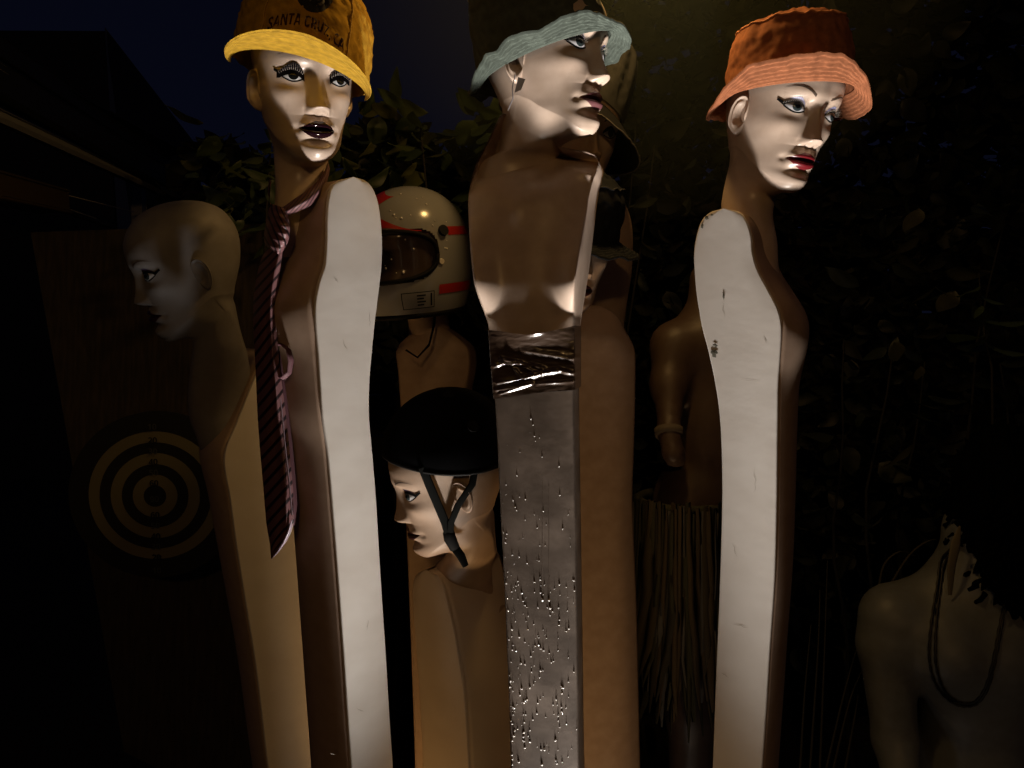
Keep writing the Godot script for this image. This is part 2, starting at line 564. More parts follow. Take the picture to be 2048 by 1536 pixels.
# A figure cut flat on the side towards the viewer: a pale side panel, and a moulded body of width w behind it.
func side_body(fig: Node3D, o: Vector3, n: Vector3, front_left: bool, rows: Array, wide: Array, bulge: Array, skin: Material, pale: Material) -> void:
	var rr := dense(rows, 120)
	var pan := PackedVector3Array()
	var body := PackedVector3Array()
	var nf := 18
	var nb := 14
	var ring := nf + nb + 6
	for r in rr:
		var y: float = r[0]
		var l := on_plane(r[1], y, o, n)
		var g := on_plane(r[2], y, o, n)
		l.y = maxf(l.y, 0.0)
		g.y = maxf(g.y, 0.0)
		var a := l if front_left else g
		var b := g if front_left else l
		var f := (a - b)
		var deep := f.length()
		f = f.normalized()
		var w: float = curve(wide, y)[0]
		var bu: float = minf(curve(bulge, y)[0], deep * 0.5)
		# panel, 5 mm thick with a softened rim
		var c: float = minf(0.0022, deep * 0.3)
		for k in [[0.0, 0.0], [0.0, 0.0035], [c, 0.0052], [0.25, 0.0054], [0.5, 0.0054], [0.75, 0.0054], [-c, 0.0052], [-0.00001, 0.0035], [-0.00001, 0.0]]:
			var u: float = k[0]
			var q: Vector3 = a - f * (u * deep if u >= 0.2 else (u if u >= 0.0 else deep + u))
			pan.append(q + n * float(k[1]))
		for i in nf:
			var s := float(i) / (nf - 1)
			var e := 1.0 - pow(absf(2.0 * s - 1.0), 2.4)
			body.append(a - n * (w * s) + f * (bu * e))
		for i in 3:
			body.append(a.lerp(b, (i + 1) / 4.0) - n * w)
		for i in nb:
			var s := 1.0 - float(i) / (nb - 1)
			var e := 1.0 - pow(absf(2.0 * s - 1.0), 2.4)
			body.append(b - n * (w * s) - f * (bu * 0.6 * e))
		for i in 3:
			body.append(b.lerp(a, (i + 1) / 4.0))
	part("torso", grid_mesh(body, ring, rr.size(), true, PackedVector2Array(), front_left), skin, fig)
	part("side_panel", grid_mesh(pan, 9, rr.size(), false, PackedVector2Array(), not front_left), pale, fig)

# A figure whose moulded front (or back) faces the viewer, cut straight at both sides; returns the ring grid.
func front_body(fig: Node3D, called: String, o: Vector3, n: Vector3, rows: Array, deep: Array, bulge: Callable, skin: Material, nrow := 110, grow := 0.0) -> void:
	var rr := dense(rows, nrow)
	var p := PackedVector3Array()
	var nf := 40
	for r in rr:
		var y: float = r[0]
		var l := on_plane(r[1], y, o, n)
		var g := on_plane(r[2], y, o, n)
		l.y = maxf(l.y, 0.0)
		g.y = maxf(g.y, 0.0)
		var sx := (g - l).normalized()
		l -= sx * grow
		g += sx * grow
		var d: float = curve(deep, y)[0]
		for i in nf:
			var u := float(i) / (nf - 1)
			p.append(l.lerp(g, u) + n * (float(bulge.call(u, y)) + grow))
		for i in 4: p.append(g - n * (d + grow) * (i + 1) / 5.0)
		for i in 12:
			var u := 1.0 - i / 11.0
			p.append(l.lerp(g, u) - n * (d + grow + 0.012 * (1.0 - pow(2.0 * u - 1.0, 2.0))))
		for i in 4: p.append(l - n * (d + grow) * (4 - i) / 5.0)
	var cols := nf + 20
	# lids
	var m := p.size()
	var ix := PackedInt32Array()
	for r in rr.size() - 1:
		for c in cols:
			var a := r * cols + c
			var b := r * cols + (c + 1) % cols
			ix.append_array([a, b, a + cols, b, b + cols, a + cols])
	var top := Vector3.ZERO
	for c in cols: top += p[c]
	p.append(top / cols + Vector3(0, 0.004, 0))
	for c in cols: ix.append_array([m, (c + 1) % cols, c])
	part(called, index_mesh(p, ix), skin, fig)

# smooth droplets: each a low dome with outward normals
func droplet_mesh(list: Array) -> ArrayMesh:
	var p := PackedVector3Array()
	var nn := PackedVector3Array()
	var ix := PackedInt32Array()
	for d in list:
		var c: Vector3 = d[0]
		var n: Vector3 = d[1]
		var r: float = d[2]
		var u := n.cross(Vector3.UP).normalized()
		var v := u.cross(n)
		var s := p.size()
		for i in 5:
			var t := i / 4.0 * PI * 0.5
			for k in 10:
				var a := TAU * k / 10
				var dir := (u * cos(a) + v * sin(a) * float(d[3])) * cos(t) + n * 0.8 * sin(t)
				p.append(c + dir * r)
				nn.append(dir.normalized())
		for i in 4:
			for k in 10:
				var a := s + i * 10 + k
				var b := s + i * 10 + (k + 1) % 10
				ix.append_array([a, b, a + 10, b, b + 10, a + 10])
	var ar := []
	ar.resize(Mesh.ARRAY_MAX)
	ar[Mesh.ARRAY_VERTEX] = p
	ar[Mesh.ARRAY_NORMAL] = nn
	ar[Mesh.ARRAY_INDEX] = ix
	var m := ArrayMesh.new()
	m.add_surface_from_arrays(Mesh.PRIMITIVE_TRIANGLES, ar)
	return m

# foot of a neck: pulls the neck's base to a point in the chest
func neck_base(where: Vector3, yaw: float, wide: float, deep: float, lean := 0.0) -> Transform3D:
	var b := Basis(Vector3.UP, deg_to_rad(yaw)) * Basis(Vector3.RIGHT, deg_to_rad(lean)) * Basis.from_scale(Vector3(wide, 1.0, deep))
	return Transform3D(b, where - b * Vector3(0, -0.285, -0.043))

func face_pose(px: float, py: float, d: float, yaw: float, pitch: float, roll: float, size := 1.0) -> Transform3D:
	var t := pose(Vector3.ZERO, yaw, pitch, roll, size)
	t.origin = at(px, py, d) - t.basis * Vector3(0, 0, 0.090)
	return t

# ---------------------------------------------------------------- hats
func fbm(seed_: int, freq: float, oct := 3) -> FastNoiseLite:
	var n := FastNoiseLite.new()
	n.seed = seed_
	n.frequency = freq
	n.fractal_octaves = oct
	return n

# bucket hat: t sits at the seam between crown and brim
func bucket_hat(label: String, t: Transform3D, cr: Vector2, tall: float, brim: float, drop: float, flare: float, cloth: Material, thread: Material, sd: int, crease := 1.0, droop := Vector2.ZERO, turned := Vector3.ZERO) -> Node3D:
	var hat := thing("bucket_hat", label, "hat", t.origin)
	var nz := fbm(sd, 1.7, 3)
	var nz2 := fbm(sd + 5, 6.0, 3)
	var cols := 160
	var side := PackedVector3Array()
	var rows := 40
	for r in rows:
		var v := float(r) / (rows - 1)
		for c in cols:
			var a := TAU * c / cols
			var dir := Vector3(sin(a), 0, cos(a))
			var taper := 1.0 - 0.10 * v - 0.07 * sst(0.75, 1.0, v)
			var y := tall * v
			var w := nz.get_noise_3d(dir.x, v * 0.9, dir.z) * 0.0075 * crease * sst(0.0, 0.25, v) + nz2.get_noise_3d(dir.x, v, dir.z) * 0.0012 * crease
			# crumples below the crown's seam
			w -= 0.0016 * crease * sst(0.55, 0.9, v) * sst(0.98, 0.9, v) * (0.5 + 0.5 * sin(a * 11.0 + 3.0 * nz.get_noise_2d(a, 3.0)))
			side.append(t * Vector3(dir.x * (cr.x * taper + w), y + 0.004 * nz.get_noise_2d(dir.x * 2.0, dir.z * 2.0) * v, dir.z * (cr.y * taper + w)))
	part("crown", grid_mesh(side, cols, rows, true, PackedVector2Array(), false), cloth, hat)
	var top := PackedVector3Array()
	var seam := []
	for r in 22:
		var v := 1.0 - float(r) / 21.0
		for c in cols:
			var a := TAU * c / cols
			var dir := Vector3(sin(a), 0, cos(a))
			var k := 0.83 * v
			var y := tall + 0.017 * (1.0 - pow(v, 3.0)) + nz.get_noise_3d(dir.x * v * 1.6, 7.0, dir.z * v * 1.6) * 0.012 * crease * (1.0 - pow(v, 4.0))
			var w := nz.get_noise_3d(dir.x, 0.9, dir.z) * 0.0075 * crease * pow(v, 4.0) + nz2.get_noise_3d(dir.x, 1.0, dir.z) * 0.0012 * crease * pow(v, 8.0)
			var q := Vector3(dir.x * (cr.x * k + w * v), y + 0.004 * nz.get_noise_2d(dir.x * 2.0, dir.z * 2.0) * v, dir.z * (cr.y * k + w * v))
			top.append(t * q)
			if r == 0: seam.append(t * (q + Vector3(0, 0.0005, 0)))
	part("crown_top", grid_mesh(top, cols, 22, true), cloth, hat)
	seam.append(seam[0])
	part("crown_seam", tube(seam, 0.0016, 6), thread, hat)
	# brim, two cloth layers with rings of stitching pressed in and puckered
	var br := PackedVector3Array()
	var bn := 60
	for layer in 2:
		for r in bn:
			var v := float(r) / (bn - 1)
			if layer: v = 1.0 - v
			for c in cols:
				var a := TAU * c / cols
				var dir := Vector3(sin(a), 0, cos(a))
				var up := sst(0.05, 0.95, dir.x * turned.x + dir.z * turned.y)
				var out := flare * brim * (v + 0.25 * v * v) * (1.0 - 0.25 * up)
				var dy := -drop * v * (1.0 - 0.18 * v) + (droop.x * dir.x + droop.y * dir.z) * v * v
				dy += turned.z * up * pow(v, 1.3) + drop * up * v
				dy += 0.004 * sin(2.0 * a + sd) * v + nz.get_noise_3d(dir.x * 1.2, 20.0, dir.z * 1.2) * 0.009 * crease * v
				var st := 0.0006 * sin(v * 6.5 * TAU) * sst(0.05, 0.15, v) * sst(1.0, 0.93, v)
				var pk := 0.0011 * sin(a * 95.0 + 9.0 * nz.get_noise_2d(a * 3.0, v * 2.0)) * (0.5 + 0.5 * cos(v * 6.5 * TAU)) * crease * sst(0.05, 0.3, v) * sst(1.0, 0.9, v) + nz2.get_noise_3d(dir.x * 2.0, v * 1.5, dir.z * 2.0) * 0.0012 * crease * v
				var th := (0.0016 + 0.0009 * sst(0.9, 0.97, v)) * sqrt(maxf(0.0, 1.0 - pow(v, 30.0)))
				var sgn := 1.0 if layer == 0 else -1.0
				br.append(t * Vector3(dir.x * (cr.x + out), dy + sgn * th + st * sgn + pk, dir.z * (cr.y + out)))
	part("brim", grid_mesh(br, cols, bn * 2, true, PackedVector2Array(), true), cloth, hat)
	# stitch lines
	for q in [0.30, 0.46, 0.62, 0.78, 0.93]:
		var line := []
		var r := int(q * (bn - 1))
		for c in cols + 1:
			line.append(br[r * cols + c % cols] + t.basis.y.normalized() * 0.0002)
		part("stitching", tube(line, 0.00045, 4), thread, hat)
	return hat

func text_mesh(s: String, size: float, bold := true) -> PackedVector3Array:
	var tm := TextMesh.new()
	var f := SystemFont.new()
	f.font_names = PackedStringArray(["Droid Sans"])
	f.font_weight = 700 if bold else 400
	tm.font = f
	tm.text = s
	tm.font_size = 64
	tm.pixel_size = size / 46.0
	tm.depth = 0.0
	tm.curve_step = 2.0
	var out := PackedVector3Array()
	for k in tm.get_surface_count():
		var ar := tm.surface_get_arrays(k)
		var v: PackedVector3Array = ar[Mesh.ARRAY_VERTEX]
		if ar[Mesh.ARRAY_INDEX] != null and (ar[Mesh.ARRAY_INDEX] as PackedInt32Array).size():
			for i in ar[Mesh.ARRAY_INDEX]: out.append(v[i])
		else:
			out.append_array(v)
	return out

# ---------------------------------------------------------------- smooth bodies by distance fields
var bones := []   # [a, b, ra, rb, blend]

func field(p: Vector3) -> float:
	var d := 1e9
	for q in bones:
		var a: Vector3 = q[0]
		var ab: Vector3 = q[1]
		var h := clampf((p - a).dot(ab) * float(q[4]), 0.0, 1.0)
		var e := (p - a - ab * h)
		e.z *= q[6]
		var di: float = e.length() - lerpf(q[2], q[3], h)
		var k: float = q[5]
		if d > 1e8: d = di
		else:
			var m := maxf(k - absf(d - di), 0.0) / k
			d = minf(d, di) - m * m * k * 0.25
	return d

func bone(a: Vector3, b: Vector3, ra: float, rb: float, k := 0.05, flat := 1.0) -> void:
	var ab := b - a
	bones.append([a, ab, ra, rb, 1.0 / maxf(ab.length_squared(), 1e-9), k, flat])

func net(lo: Vector3, hi: Vector3, cell: float) -> ArrayMesh:
	var nx := int((hi.x - lo.x) / cell) + 2
	var ny := int((hi.y - lo.y) / cell) + 2
	var nz := int((hi.z - lo.z) / cell) + 2
	var f := PackedFloat32Array()
	f.resize(nx * ny * nz)
	# skip what is far from the surface, block by block
	f.fill(1.0)
	var bs := 6
	for bz in range(0, nz, bs):
		for by in range(0, ny, bs):
			for bx in range(0, nx, bs):
				var c := lo + Vector3(bx + bs * 0.5, by + bs * 0.5, bz + bs * 0.5) * cell
				var dc := field(c)
				if absf(dc) > bs * cell * 1.3 + 0.02:
					if dc < 0.0:
						for z in range(bz, mini(bz + bs, nz)):
							for y in range(by, mini(by + bs, ny)):
								for x in range(bx, mini(bx + bs, nx)): f[(z * ny + y) * nx + x] = -1.0
					continue
				for z in range(bz, mini(bz + bs, nz)):
					for y in range(by, mini(by + bs, ny)):
						for x in range(bx, mini(bx + bs, nx)):
							f[(z * ny + y) * nx + x] = field(lo + Vector3(x, y, z) * cell)
	var id := PackedInt32Array()
	id.resize(f.size())
	id.fill(-1)
	var p := PackedVector3Array()
	var sx := [0, 1, 0, 1, 0, 1, 0, 1]
	var sy := [0, 0, 1, 1, 0, 0, 1, 1]
	var sz := [0, 0, 0, 0, 1, 1, 1, 1]
	var eg := [[0, 1], [2, 3], [4, 5], [6, 7], [0, 2], [1, 3], [4, 6], [5, 7], [0, 4], [1, 5], [2, 6], [3, 7]]
	for z in nz - 1:
		for y in ny - 1:
			for x in nx - 1:
				var b := (z * ny + y) * nx + x
				var neg := 0
				for k in 8:
					if f[b + sx[k] + sy[k] * nx + sz[k] * nx * ny] < 0.0: neg += 1
				if neg == 0 or neg == 8: continue
				var s := Vector3.ZERO
				var n := 0
				for e in eg:
					var f0 := f[b + sx[e[0]] + sy[e[0]] * nx + sz[e[0]] * nx * ny]
					var f1 := f[b + sx[e[1]] + sy[e[1]] * nx + sz[e[1]] * nx * ny]
					if (f0 < 0.0) == (f1 < 0.0): continue
					var t := f0 / (f0 - f1)
					s += Vector3(sx[e[0]], sy[e[0]], sz[e[0]]).lerp(Vector3(sx[e[1]], sy[e[1]], sz[e[1]]), t)
					n += 1
				id[b] = p.size()
				p.append(lo + (Vector3(x, y, z) + s / n) * cell)
	var ix := PackedInt32Array()
	for z in range(1, nz - 1):
		for y in range(1, ny - 1):
			for x in range(1, nx - 1):
				var b := (z * ny + y) * nx + x
				var i0 := f[b] < 0.0
				for ax in 3:
					var st: int = [1, nx, nx * ny][ax]
					var i1 := f[b + st] < 0.0
					if i0 == i1: continue
					var u: int = [nx, nx * ny, 1][ax]
					var v: int = [nx * ny, 1, nx][ax]
					var q := [id[b - u - v], id[b - v], id[b], id[b - u]]
					if q.min() < 0: continue
					if i0: ix.append_array([q[0], q[2], q[1], q[0], q[3], q[2]])
					else: ix.append_array([q[0], q[1], q[2], q[0], q[2], q[3]])
	return index_mesh(p, ix)

func march(px: float, py: float, from := 0.4) -> Vector3:
	var d := ray(px, py)
	var l := d.length()
	d /= l
	var t := from * l
	for i in 80:
		var s := field(EYE + d * t)
		if s < 0.0005 or t > 6.0: break
		t += s * 0.7
	return EYE + d * t

# ---------------------------------------------------------------- the scene
const AMBER := Color(1.0, 0.56, 0.20)
const WHITE := Color(1.0, 0.93, 0.86)

func _ready() -> void:
	# camera
	var cam := Camera3D.new()
	cam.name = "camera"
	add_child(cam)
	cam.transform = Transform3D(cam_basis, EYE)
	cam.fov = rad_to_deg(2.0 * atan(768.0 / FOCAL))
	cam.near = 0.05
	cam.far = 300.0
	# night sky
	var we := WorldEnvironment.new()
	we.name = "world"
	var e := Environment.new()
	e.background_mode = Environment.BG_SKY
	var sky := Sky.new()
	var sm := ProceduralSkyMaterial.new()
	sm.sky_top_color = srgb(0.0014, 0.0017, 0.0050)
	sm.sky_horizon_color = srgb(0.0020, 0.0026, 0.0070)
	sm.sky_curve = 0.2
	sm.ground_bottom_color = srgb(0.0004, 0.0004, 0.0005)
	sm.ground_horizon_color = srgb(0.0008, 0.0009, 0.0015)
	sky.sky_material = sm
	e.sky = sky
	e.tonemap_mode = Environment.TONE_MAPPER_LINEAR
	e.tonemap_exposure = 1.0
	e.sdfgi_enabled = true
	e.ssao_enabled = true
	e.ssil_enabled = true
	we.environment = e
	e.volumetric_fog_enabled = true
	e.volumetric_fog_density = 0.0
	add_child(we)
	# the last of the twilight
	var moon := DirectionalLight3D.new()
	moon.name = "moonlight"
	moon.light_energy = 0.0012
	moon.light_color = Color(0.7, 0.8, 1.0)
	moon.light_angular_distance = 8.0
	moon.shadow_enabled = true
	moon.sky_mode = DirectionalLight3D.SKY_MODE_LIGHT_ONLY
	moon.rotation_degrees = Vector3(-50, 60, 0)
	add_child(moon)
	materials()
	lamps()
	setting()
	head_base()
	make_patches()
	figures()
	backdrop()
	plants()
	glow_haze()

func materials() -> void:
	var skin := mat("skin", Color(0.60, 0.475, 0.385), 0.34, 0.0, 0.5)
	var sk2 := noise_tex("skin_tone", 0.012, 5, FastNoiseLite.TYPE_SIMPLEX_SMOOTH, Color(0.90, 0.88, 0.86), Color(1, 1, 1))
	mottle(skin, sk2, 5.0)
	skin.heightmap_enabled = true
	skin.heightmap_texture = noise_tex("skin_relief", 0.03, 4)
	skin.heightmap_scale = 0.006
	var dim := mat("skin_dimmed", Color(0.42, 0.31, 0.23), 0.55)  # darker copy of skin, shade put into the colour of dim figures
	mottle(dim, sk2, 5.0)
	var sm2 := mat("skin_part_dimmed", Color(0.44, 0.33, 0.255), 0.45)  # skin darkened less, for the torso standing in weaker light
	mottle(sm2, sk2, 5.0)
	var tb := mat("skin_shaded", Color(0.40, 0.285, 0.21), 0.5)  # skin darkened so the two unlit fronts read as shade
	mottle(tb, sk2, 5.0)
	var fig_dark := mat("skin_dark", Color(0.085, 0.055, 0.04), 0.5)
	mottle(fig_dark, sk2, 5.0)
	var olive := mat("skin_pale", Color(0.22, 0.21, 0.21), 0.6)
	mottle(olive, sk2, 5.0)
	var stone := mat("skin_grey", Color(0.15, 0.165, 0.18), 0.5)
	mottle(stone, sk2, 6.0)
	var pale := mat("side_paint", Color(0.74, 0.70, 0.65), 0.62, 0.0, 0.4)
	mottle(pale, noise_tex("paint_tone", 0.008, 5, FastNoiseLite.TYPE_SIMPLEX_SMOOTH, Color(0.94, 0.93, 0.92), Color(1, 1, 1)), 3.0)
	pale.heightmap_enabled = true
	pale.heightmap_texture = noise_tex("paint_relief", 0.02, 5)
	pale.heightmap_scale = 0.018
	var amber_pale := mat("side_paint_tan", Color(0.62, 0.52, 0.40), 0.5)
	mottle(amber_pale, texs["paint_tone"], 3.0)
	mat("eye_white", Color(0.45, 0.45, 0.47), 0.12)
	mat("iris", Color(0.025, 0.035, 0.036), 0.12)
	mat("pupil", Color(0.006, 0.006, 0.006), 0.1)
	mat("liner", Color(0.004, 0.004, 0.004), 0.6, 0.0, 0.2)
	mat("eyeshadow", Color(0.30, 0.22, 0.20), 0.5)
	mat("smoky", Color(0.006, 0.005, 0.006), 0.8, 0.0, 0.1)
	mat("violet_shadow", Color(0.06, 0.04, 0.09), 0.4)
	mat("blue_shadow", Color(0.30, 0.30, 0.48), 0.4)
	mat("brow", Color(0.07, 0.045, 0.03), 0.6)
	mat("lash", Color(0.05, 0.045, 0.04), 0.5)
	mat("lit_lash", Color(0.30, 0.26, 0.22), 0.5)  # lash colour made paler, as if lit from below
	for l in [["lips_black", Color(0.012, 0.003, 0.006), 0.10], ["lips_red", Color(0.15, 0.010, 0.014), 0.3], ["lips_mauve", Color(0.13, 0.05, 0.055), 0.3], ["lips_dark", Color(0.03, 0.006, 0.008), 0.35]]:
		mat(l[0], l[1], l[2])
	# cloth
	var weave := noise_tex("weave", 0.16, 3, FastNoiseLite.TYPE_CELLULAR, Color.BLACK, Color.WHITE, 512)
	var wash := noise_tex("wash", 0.014, 5, FastNoiseLite.TYPE_SIMPLEX_SMOOTH, Color(0.72, 0.72, 0.72), Color(1, 1, 1))
	for c in [["yellow_cloth", Color(0.62, 0.36, 0.035)], ["orange_cloth", Color(0.43, 0.160, 0.075)], ["green_cloth", Color(0.115, 0.14, 0.118)], ["navy_cloth", Color(0.016, 0.019, 0.024)], ["grey_felt", Color(0.03, 0.03, 0.028)], ["black_cloth", Color(0.008, 0.008, 0.009)]]:
		var m := mat(c[0], c[1], 0.9, 0.0, 0.25)
		mottle(m, wash, 9.0)
	mat("yellow_thread", Color(0.50, 0.30, 0.04), 0.8)
	mat("orange_thread", Color(0.58, 0.22, 0.09), 0.8)
	mat("green_thread", Color(0.16, 0.185, 0.16), 0.8)
	mat("navy_thread", Color(0.02, 0.023, 0.028), 0.8)
	mat("print_brown", Color(0.035, 0.008, 0.004), 0.8)
	mat("patch_black", Color(0.010, 0.009, 0.008), 0.85)
	mat("patch_letters", Color(0.10, 0.10, 0.085), 0.8)
	var tie := mat("tie_silk", Color(1, 1, 1), 0.5, 0.0, 0.5)
	tie.albedo_texture = stripes()
	tie.uv1_scale = Vector3(1, 1, 1)
	mat("tie_edge", Color(0.34, 0.26, 0.32), 0.4)
	mat("tie_lining", Color(0.10, 0.035, 0.045), 0.7)
	# plastics, metals, wood
	var tape := mat("brown_tape", Color(0.050, 0.028, 0.016), 0.32, 0.0, 0.75)
	tape.clearcoat_enabled = true
	tape.clearcoat = 0.45
	tape.clearcoat_roughness = 0.12
	var wet := mat("wet_board", Color(0.27, 0.215, 0.175), 0.38, 0.0, 0.6)
	mottle(wet, noise_tex("damp", 0.006, 5, FastNoiseLite.TYPE_SIMPLEX_SMOOTH, Color(0.62, 0.60, 0.58), Color(1, 1, 1)), 4.0)
	wet.heightmap_enabled = true
	wet.heightmap_texture = noise_tex("paint_relief", 0.02, 5)
	wet.heightmap_scale = 0.012
	mat("drip", Color(0.17, 0.135, 0.11), 0.25, 0.0, 0.6)
	var drop := mat("water_glint", Color(0.80, 0.78, 0.75), 0.05, 0.0, 0.9)  # white colour stands in for the glints on the drops
	drop.clearcoat_enabled = true
	drop.clearcoat = 1.0
	drop.clearcoat_roughness = 0.03
	mat("white_shell", Color(0.20, 0.205, 0.21), 0.18, 0.0, 0.5)
	mat("red_shell", Color(0.30, 0.018, 0.012), 0.2)
	mat("black_rubber", Color(0.005, 0.005, 0.005), 0.7, 0.0, 0.25)
	mat("visor", Color(0.045, 0.032, 0.026), 0.08, 0.0, 0.5)
	mat("black_plastic", Color(0.003, 0.003, 0.0035), 0.75, 0.0, 0.12)
	mat("strap", Color(0.004, 0.0045, 0.004), 0.9, 0.0, 0.2)
	mat("target_cream", Color(0.17, 0.15, 0.08), 0.85)
	mat("target_black", Color(0.006, 0.006, 0.006), 0.85)
	mat("target_digits", Color(0.05, 0.055, 0.05), 0.85)
	mat("aluminium", Color(0.85, 0.80, 0.68), 0.5, 0.25)
	mat("grey_paint", Color(0.30, 0.30, 0.32), 0.6)
	mat("dark_paint", Color(0.012, 0.012, 0.013), 0.5)
	mat("gold_lit_metal", Color(0.26, 0.18, 0.07), 0.36, 0.7)  # gold reflection put into the metal colour
	var wood := mat("dark_wood", Color(0.018, 0.013, 0.009), 0.8)
	mottle(wood, noise_tex("grain", 0.02, 5, FastNoiseLite.TYPE_SIMPLEX_SMOOTH, Color(0.5, 0.5, 0.5), Color(1, 1, 1)), 2.0)
	wood.uv1_scale = Vector3(0.8, 9.0, 9.0)
	var ply := mat("plywood", Color(0.06, 0.042, 0.025), 0.8)
	mottle(ply, texs["grain"], 2.0)
	ply.uv1_scale = Vector3(6.0, 0.7, 6.0)
	var soil := mat("paving", Color(0.05, 0.045, 0.04), 0.9)
	mottle(soil, noise_tex("gravel", 0.08, 5, FastNoiseLite.TYPE_CELLULAR, Color(0.35, 0.35, 0.35), Color(1, 1, 1)), 1.5)
	mat("wall_render", Color(0.05, 0.05, 0.052), 0.9)
	mat("roof_tile", Color(0.30, 0.30, 0.31), 0.85)
	for i in 4:
		var m := mat("leaf_%d" % i, [Color(0.048, 0.062, 0.016), Color(0.036, 0.054, 0.017), Color(0.062, 0.066, 0.018), Color(0.027, 0.043, 0.014)][i], 0.5)
		m.backlight_enabled = true
		m.backlight = Color(0.25, 0.3, 0.1)
	for i in 4:
		mat("shaded_leaf_%d" % i, [Color(0.016, 0.020, 0.007), Color(0.012, 0.018, 0.007), Color(0.022, 0.022, 0.008), Color(0.010, 0.014, 0.006)][i], 0.55)  # darker copies of leaf, shade put into their colour
	mat("stem", Color(0.012, 0.010, 0.006), 0.9)
	for i in 5:
		mat("raffia_%d" % i, [Color(0.055, 0.043, 0.02), Color(0.04, 0.04, 0.018), Color(0.07, 0.05, 0.024), Color(0.03, 0.027, 0.017), Color(0.10, 0.097, 0.092)][i], 0.8)
	mat("necklace_cord", Color(0.006, 0.005, 0.005), 0.5)
	mat("hair_black", Color(0.0015, 0.0015, 0.0015), 0.9, 0.0, 0.1)
	mat("pale_neck_strip", Color(0.13, 0.11, 0.07), 0.8)
	mat("cuff", Color(0.11, 0.09, 0.07), 0.8)
	mat("earring", Color(0.55, 0.54, 0.62), 0.35)
	mat("scuff", Color(0.42, 0.38, 0.33), 0.8)
	mat("chip", Color(0.10, 0.095, 0.07), 0.9)

func stripes() -> ImageTexture:
	var im := Image.create(96, 768, false, Image.FORMAT_RGB8)
	rng.seed = 5
	for y in 768:
		for x in 96:
			var k := fposmod((y + x * 0.62) / 26.0, 1.0)
			var base := Color(0.20, 0.095, 0.100)
			if k < 0.26: base = Color(0.014, 0.006, 0.008)
			elif k < 0.32: base = Color(0.07, 0.03, 0.034)
			var tw_ := 0.93 + 0.07 * float((x + y) % 2) + rng.randf_range(-0.04, 0.04)
			im.set_pixel(x, y, (base * tw_).linear_to_srgb())
	return ImageTexture.create_from_image(im)

# ---------------------------------------------------------------- lamps
func glow_mat(key: String, c: Color, k: float) -> StandardMaterial3D:
	var m := mat(key, Color(0.8, 0.8, 0.8), 0.4)
	m.emission_enabled = true
	m.emission = c.linear_to_srgb()
	m.emission_energy_multiplier = k
	return m

func disc(c: Vector3, n: Vector3, r: float, h: float, seg := 28, r2 := -1.0) -> ArrayMesh:
	if r2 < 0.0: r2 = r
	var u := n.cross(Vector3.UP if absf(n.y) < 0.9 else Vector3.RIGHT).normalized()
	var v := n.cross(u)
	var t := PackedVector3Array()
	for i in seg:
		var a := TAU * i / seg
		var b := TAU * (i + 1) / seg
		var p := (u * cos(a) + v * sin(a))
		var q := (u * cos(b) + v * sin(b))
		quad(t, c + p * r, c + q * r, c + n * h + q * r2, c + n * h + p * r2)
		t.append_array([c, c + q * r, c + p * r, c + n * h, c + n * h + p * r2, c + n * h + q * r2])
	return flat_mesh(t)

func uplight(label: String, where: Vector3, towards: Vector3, c: Color, energy: float, angle: float, size := 0.045) -> void:  # out of view, placed and aimed to light the figures from below
	var t := thing("unseen_ground_spotlight", label, "lamp", where, "unseen spotlights at the mannequins' feet")
	var n := towards.normalized()
	var hold := where + Vector3(0, 0.055, 0)
	part("housing", disc(hold - n * 0.05, n, 0.038, 0.085, 28, 0.046), M.black_plastic, t)
	part("stake", tube([where, hold], 0.008, 8), M.black_plastic, t)
	part("lens", disc(hold + n * 0.0365, n, 0.038, 0.004), glow_mat("lens_glow_" + str(taken.get("unseen_ground_spotlight", 0)), c, 6.0), t)
	var l := SpotLight3D.new()
	l.name = "light"
	t.add_child(l)
	l.position = hold + n * 0.045 - where
	l.basis = Basis.looking_at(n, Vector3.FORWARD if absf(n.y) > 0.9 else Vector3.UP)
	l.light_color = c.linear_to_srgb()
	l.light_energy = energy
	l.spot_angle = angle
	l.spot_angle_attenuation = 1.0
	l.spot_range = 12.0
	l.spot_attenuation = 2.0
	l.light_size = size
	l.shadow_enabled = true

func lantern(label: String, where: Vector3, foot: Vector3, c: Color, energy: float, r: float) -> void:  # out of view, placed for amber light on the fronts and hats
	var t := thing("unseen_lantern", label, "lamp", where)
	var st := SphereMesh.new()
	st.radius = r
	st.height = r * 2.0
	st.radial_segments = 24
	st.rings = 12
	var b := MeshInstance3D.new()
	b.name = "lamp_globe"
	b.mesh = st
	b.material_override = glow_mat("globe_" + label.left(5), c, 5.0)
	t.add_child(b)
	part("lamp_cap", disc(where + Vector3(0, r * 0.92, 0), Vector3.UP, r * 0.55, r * 0.35, 20, r * 0.3), M.dark_paint, t)
	part("pole", tube([foot, Vector3(foot.x, where.y - r * 1.4, foot.z), where - Vector3(0, r * 0.95, 0)] if foot.y < where.y else [foot, where + Vector3(0, r * 1.2, 0)], 0.012, 8), M.dark_paint, t)
	var l := OmniLight3D.new()
	l.name = "light"
	t.add_child(l)
	l.light_color = c.linear_to_srgb()
	l.light_energy = energy
	l.omni_range = 20.0
	l.omni_attenuation = 2.0
	l.light_size = r
	l.shadow_enabled = true

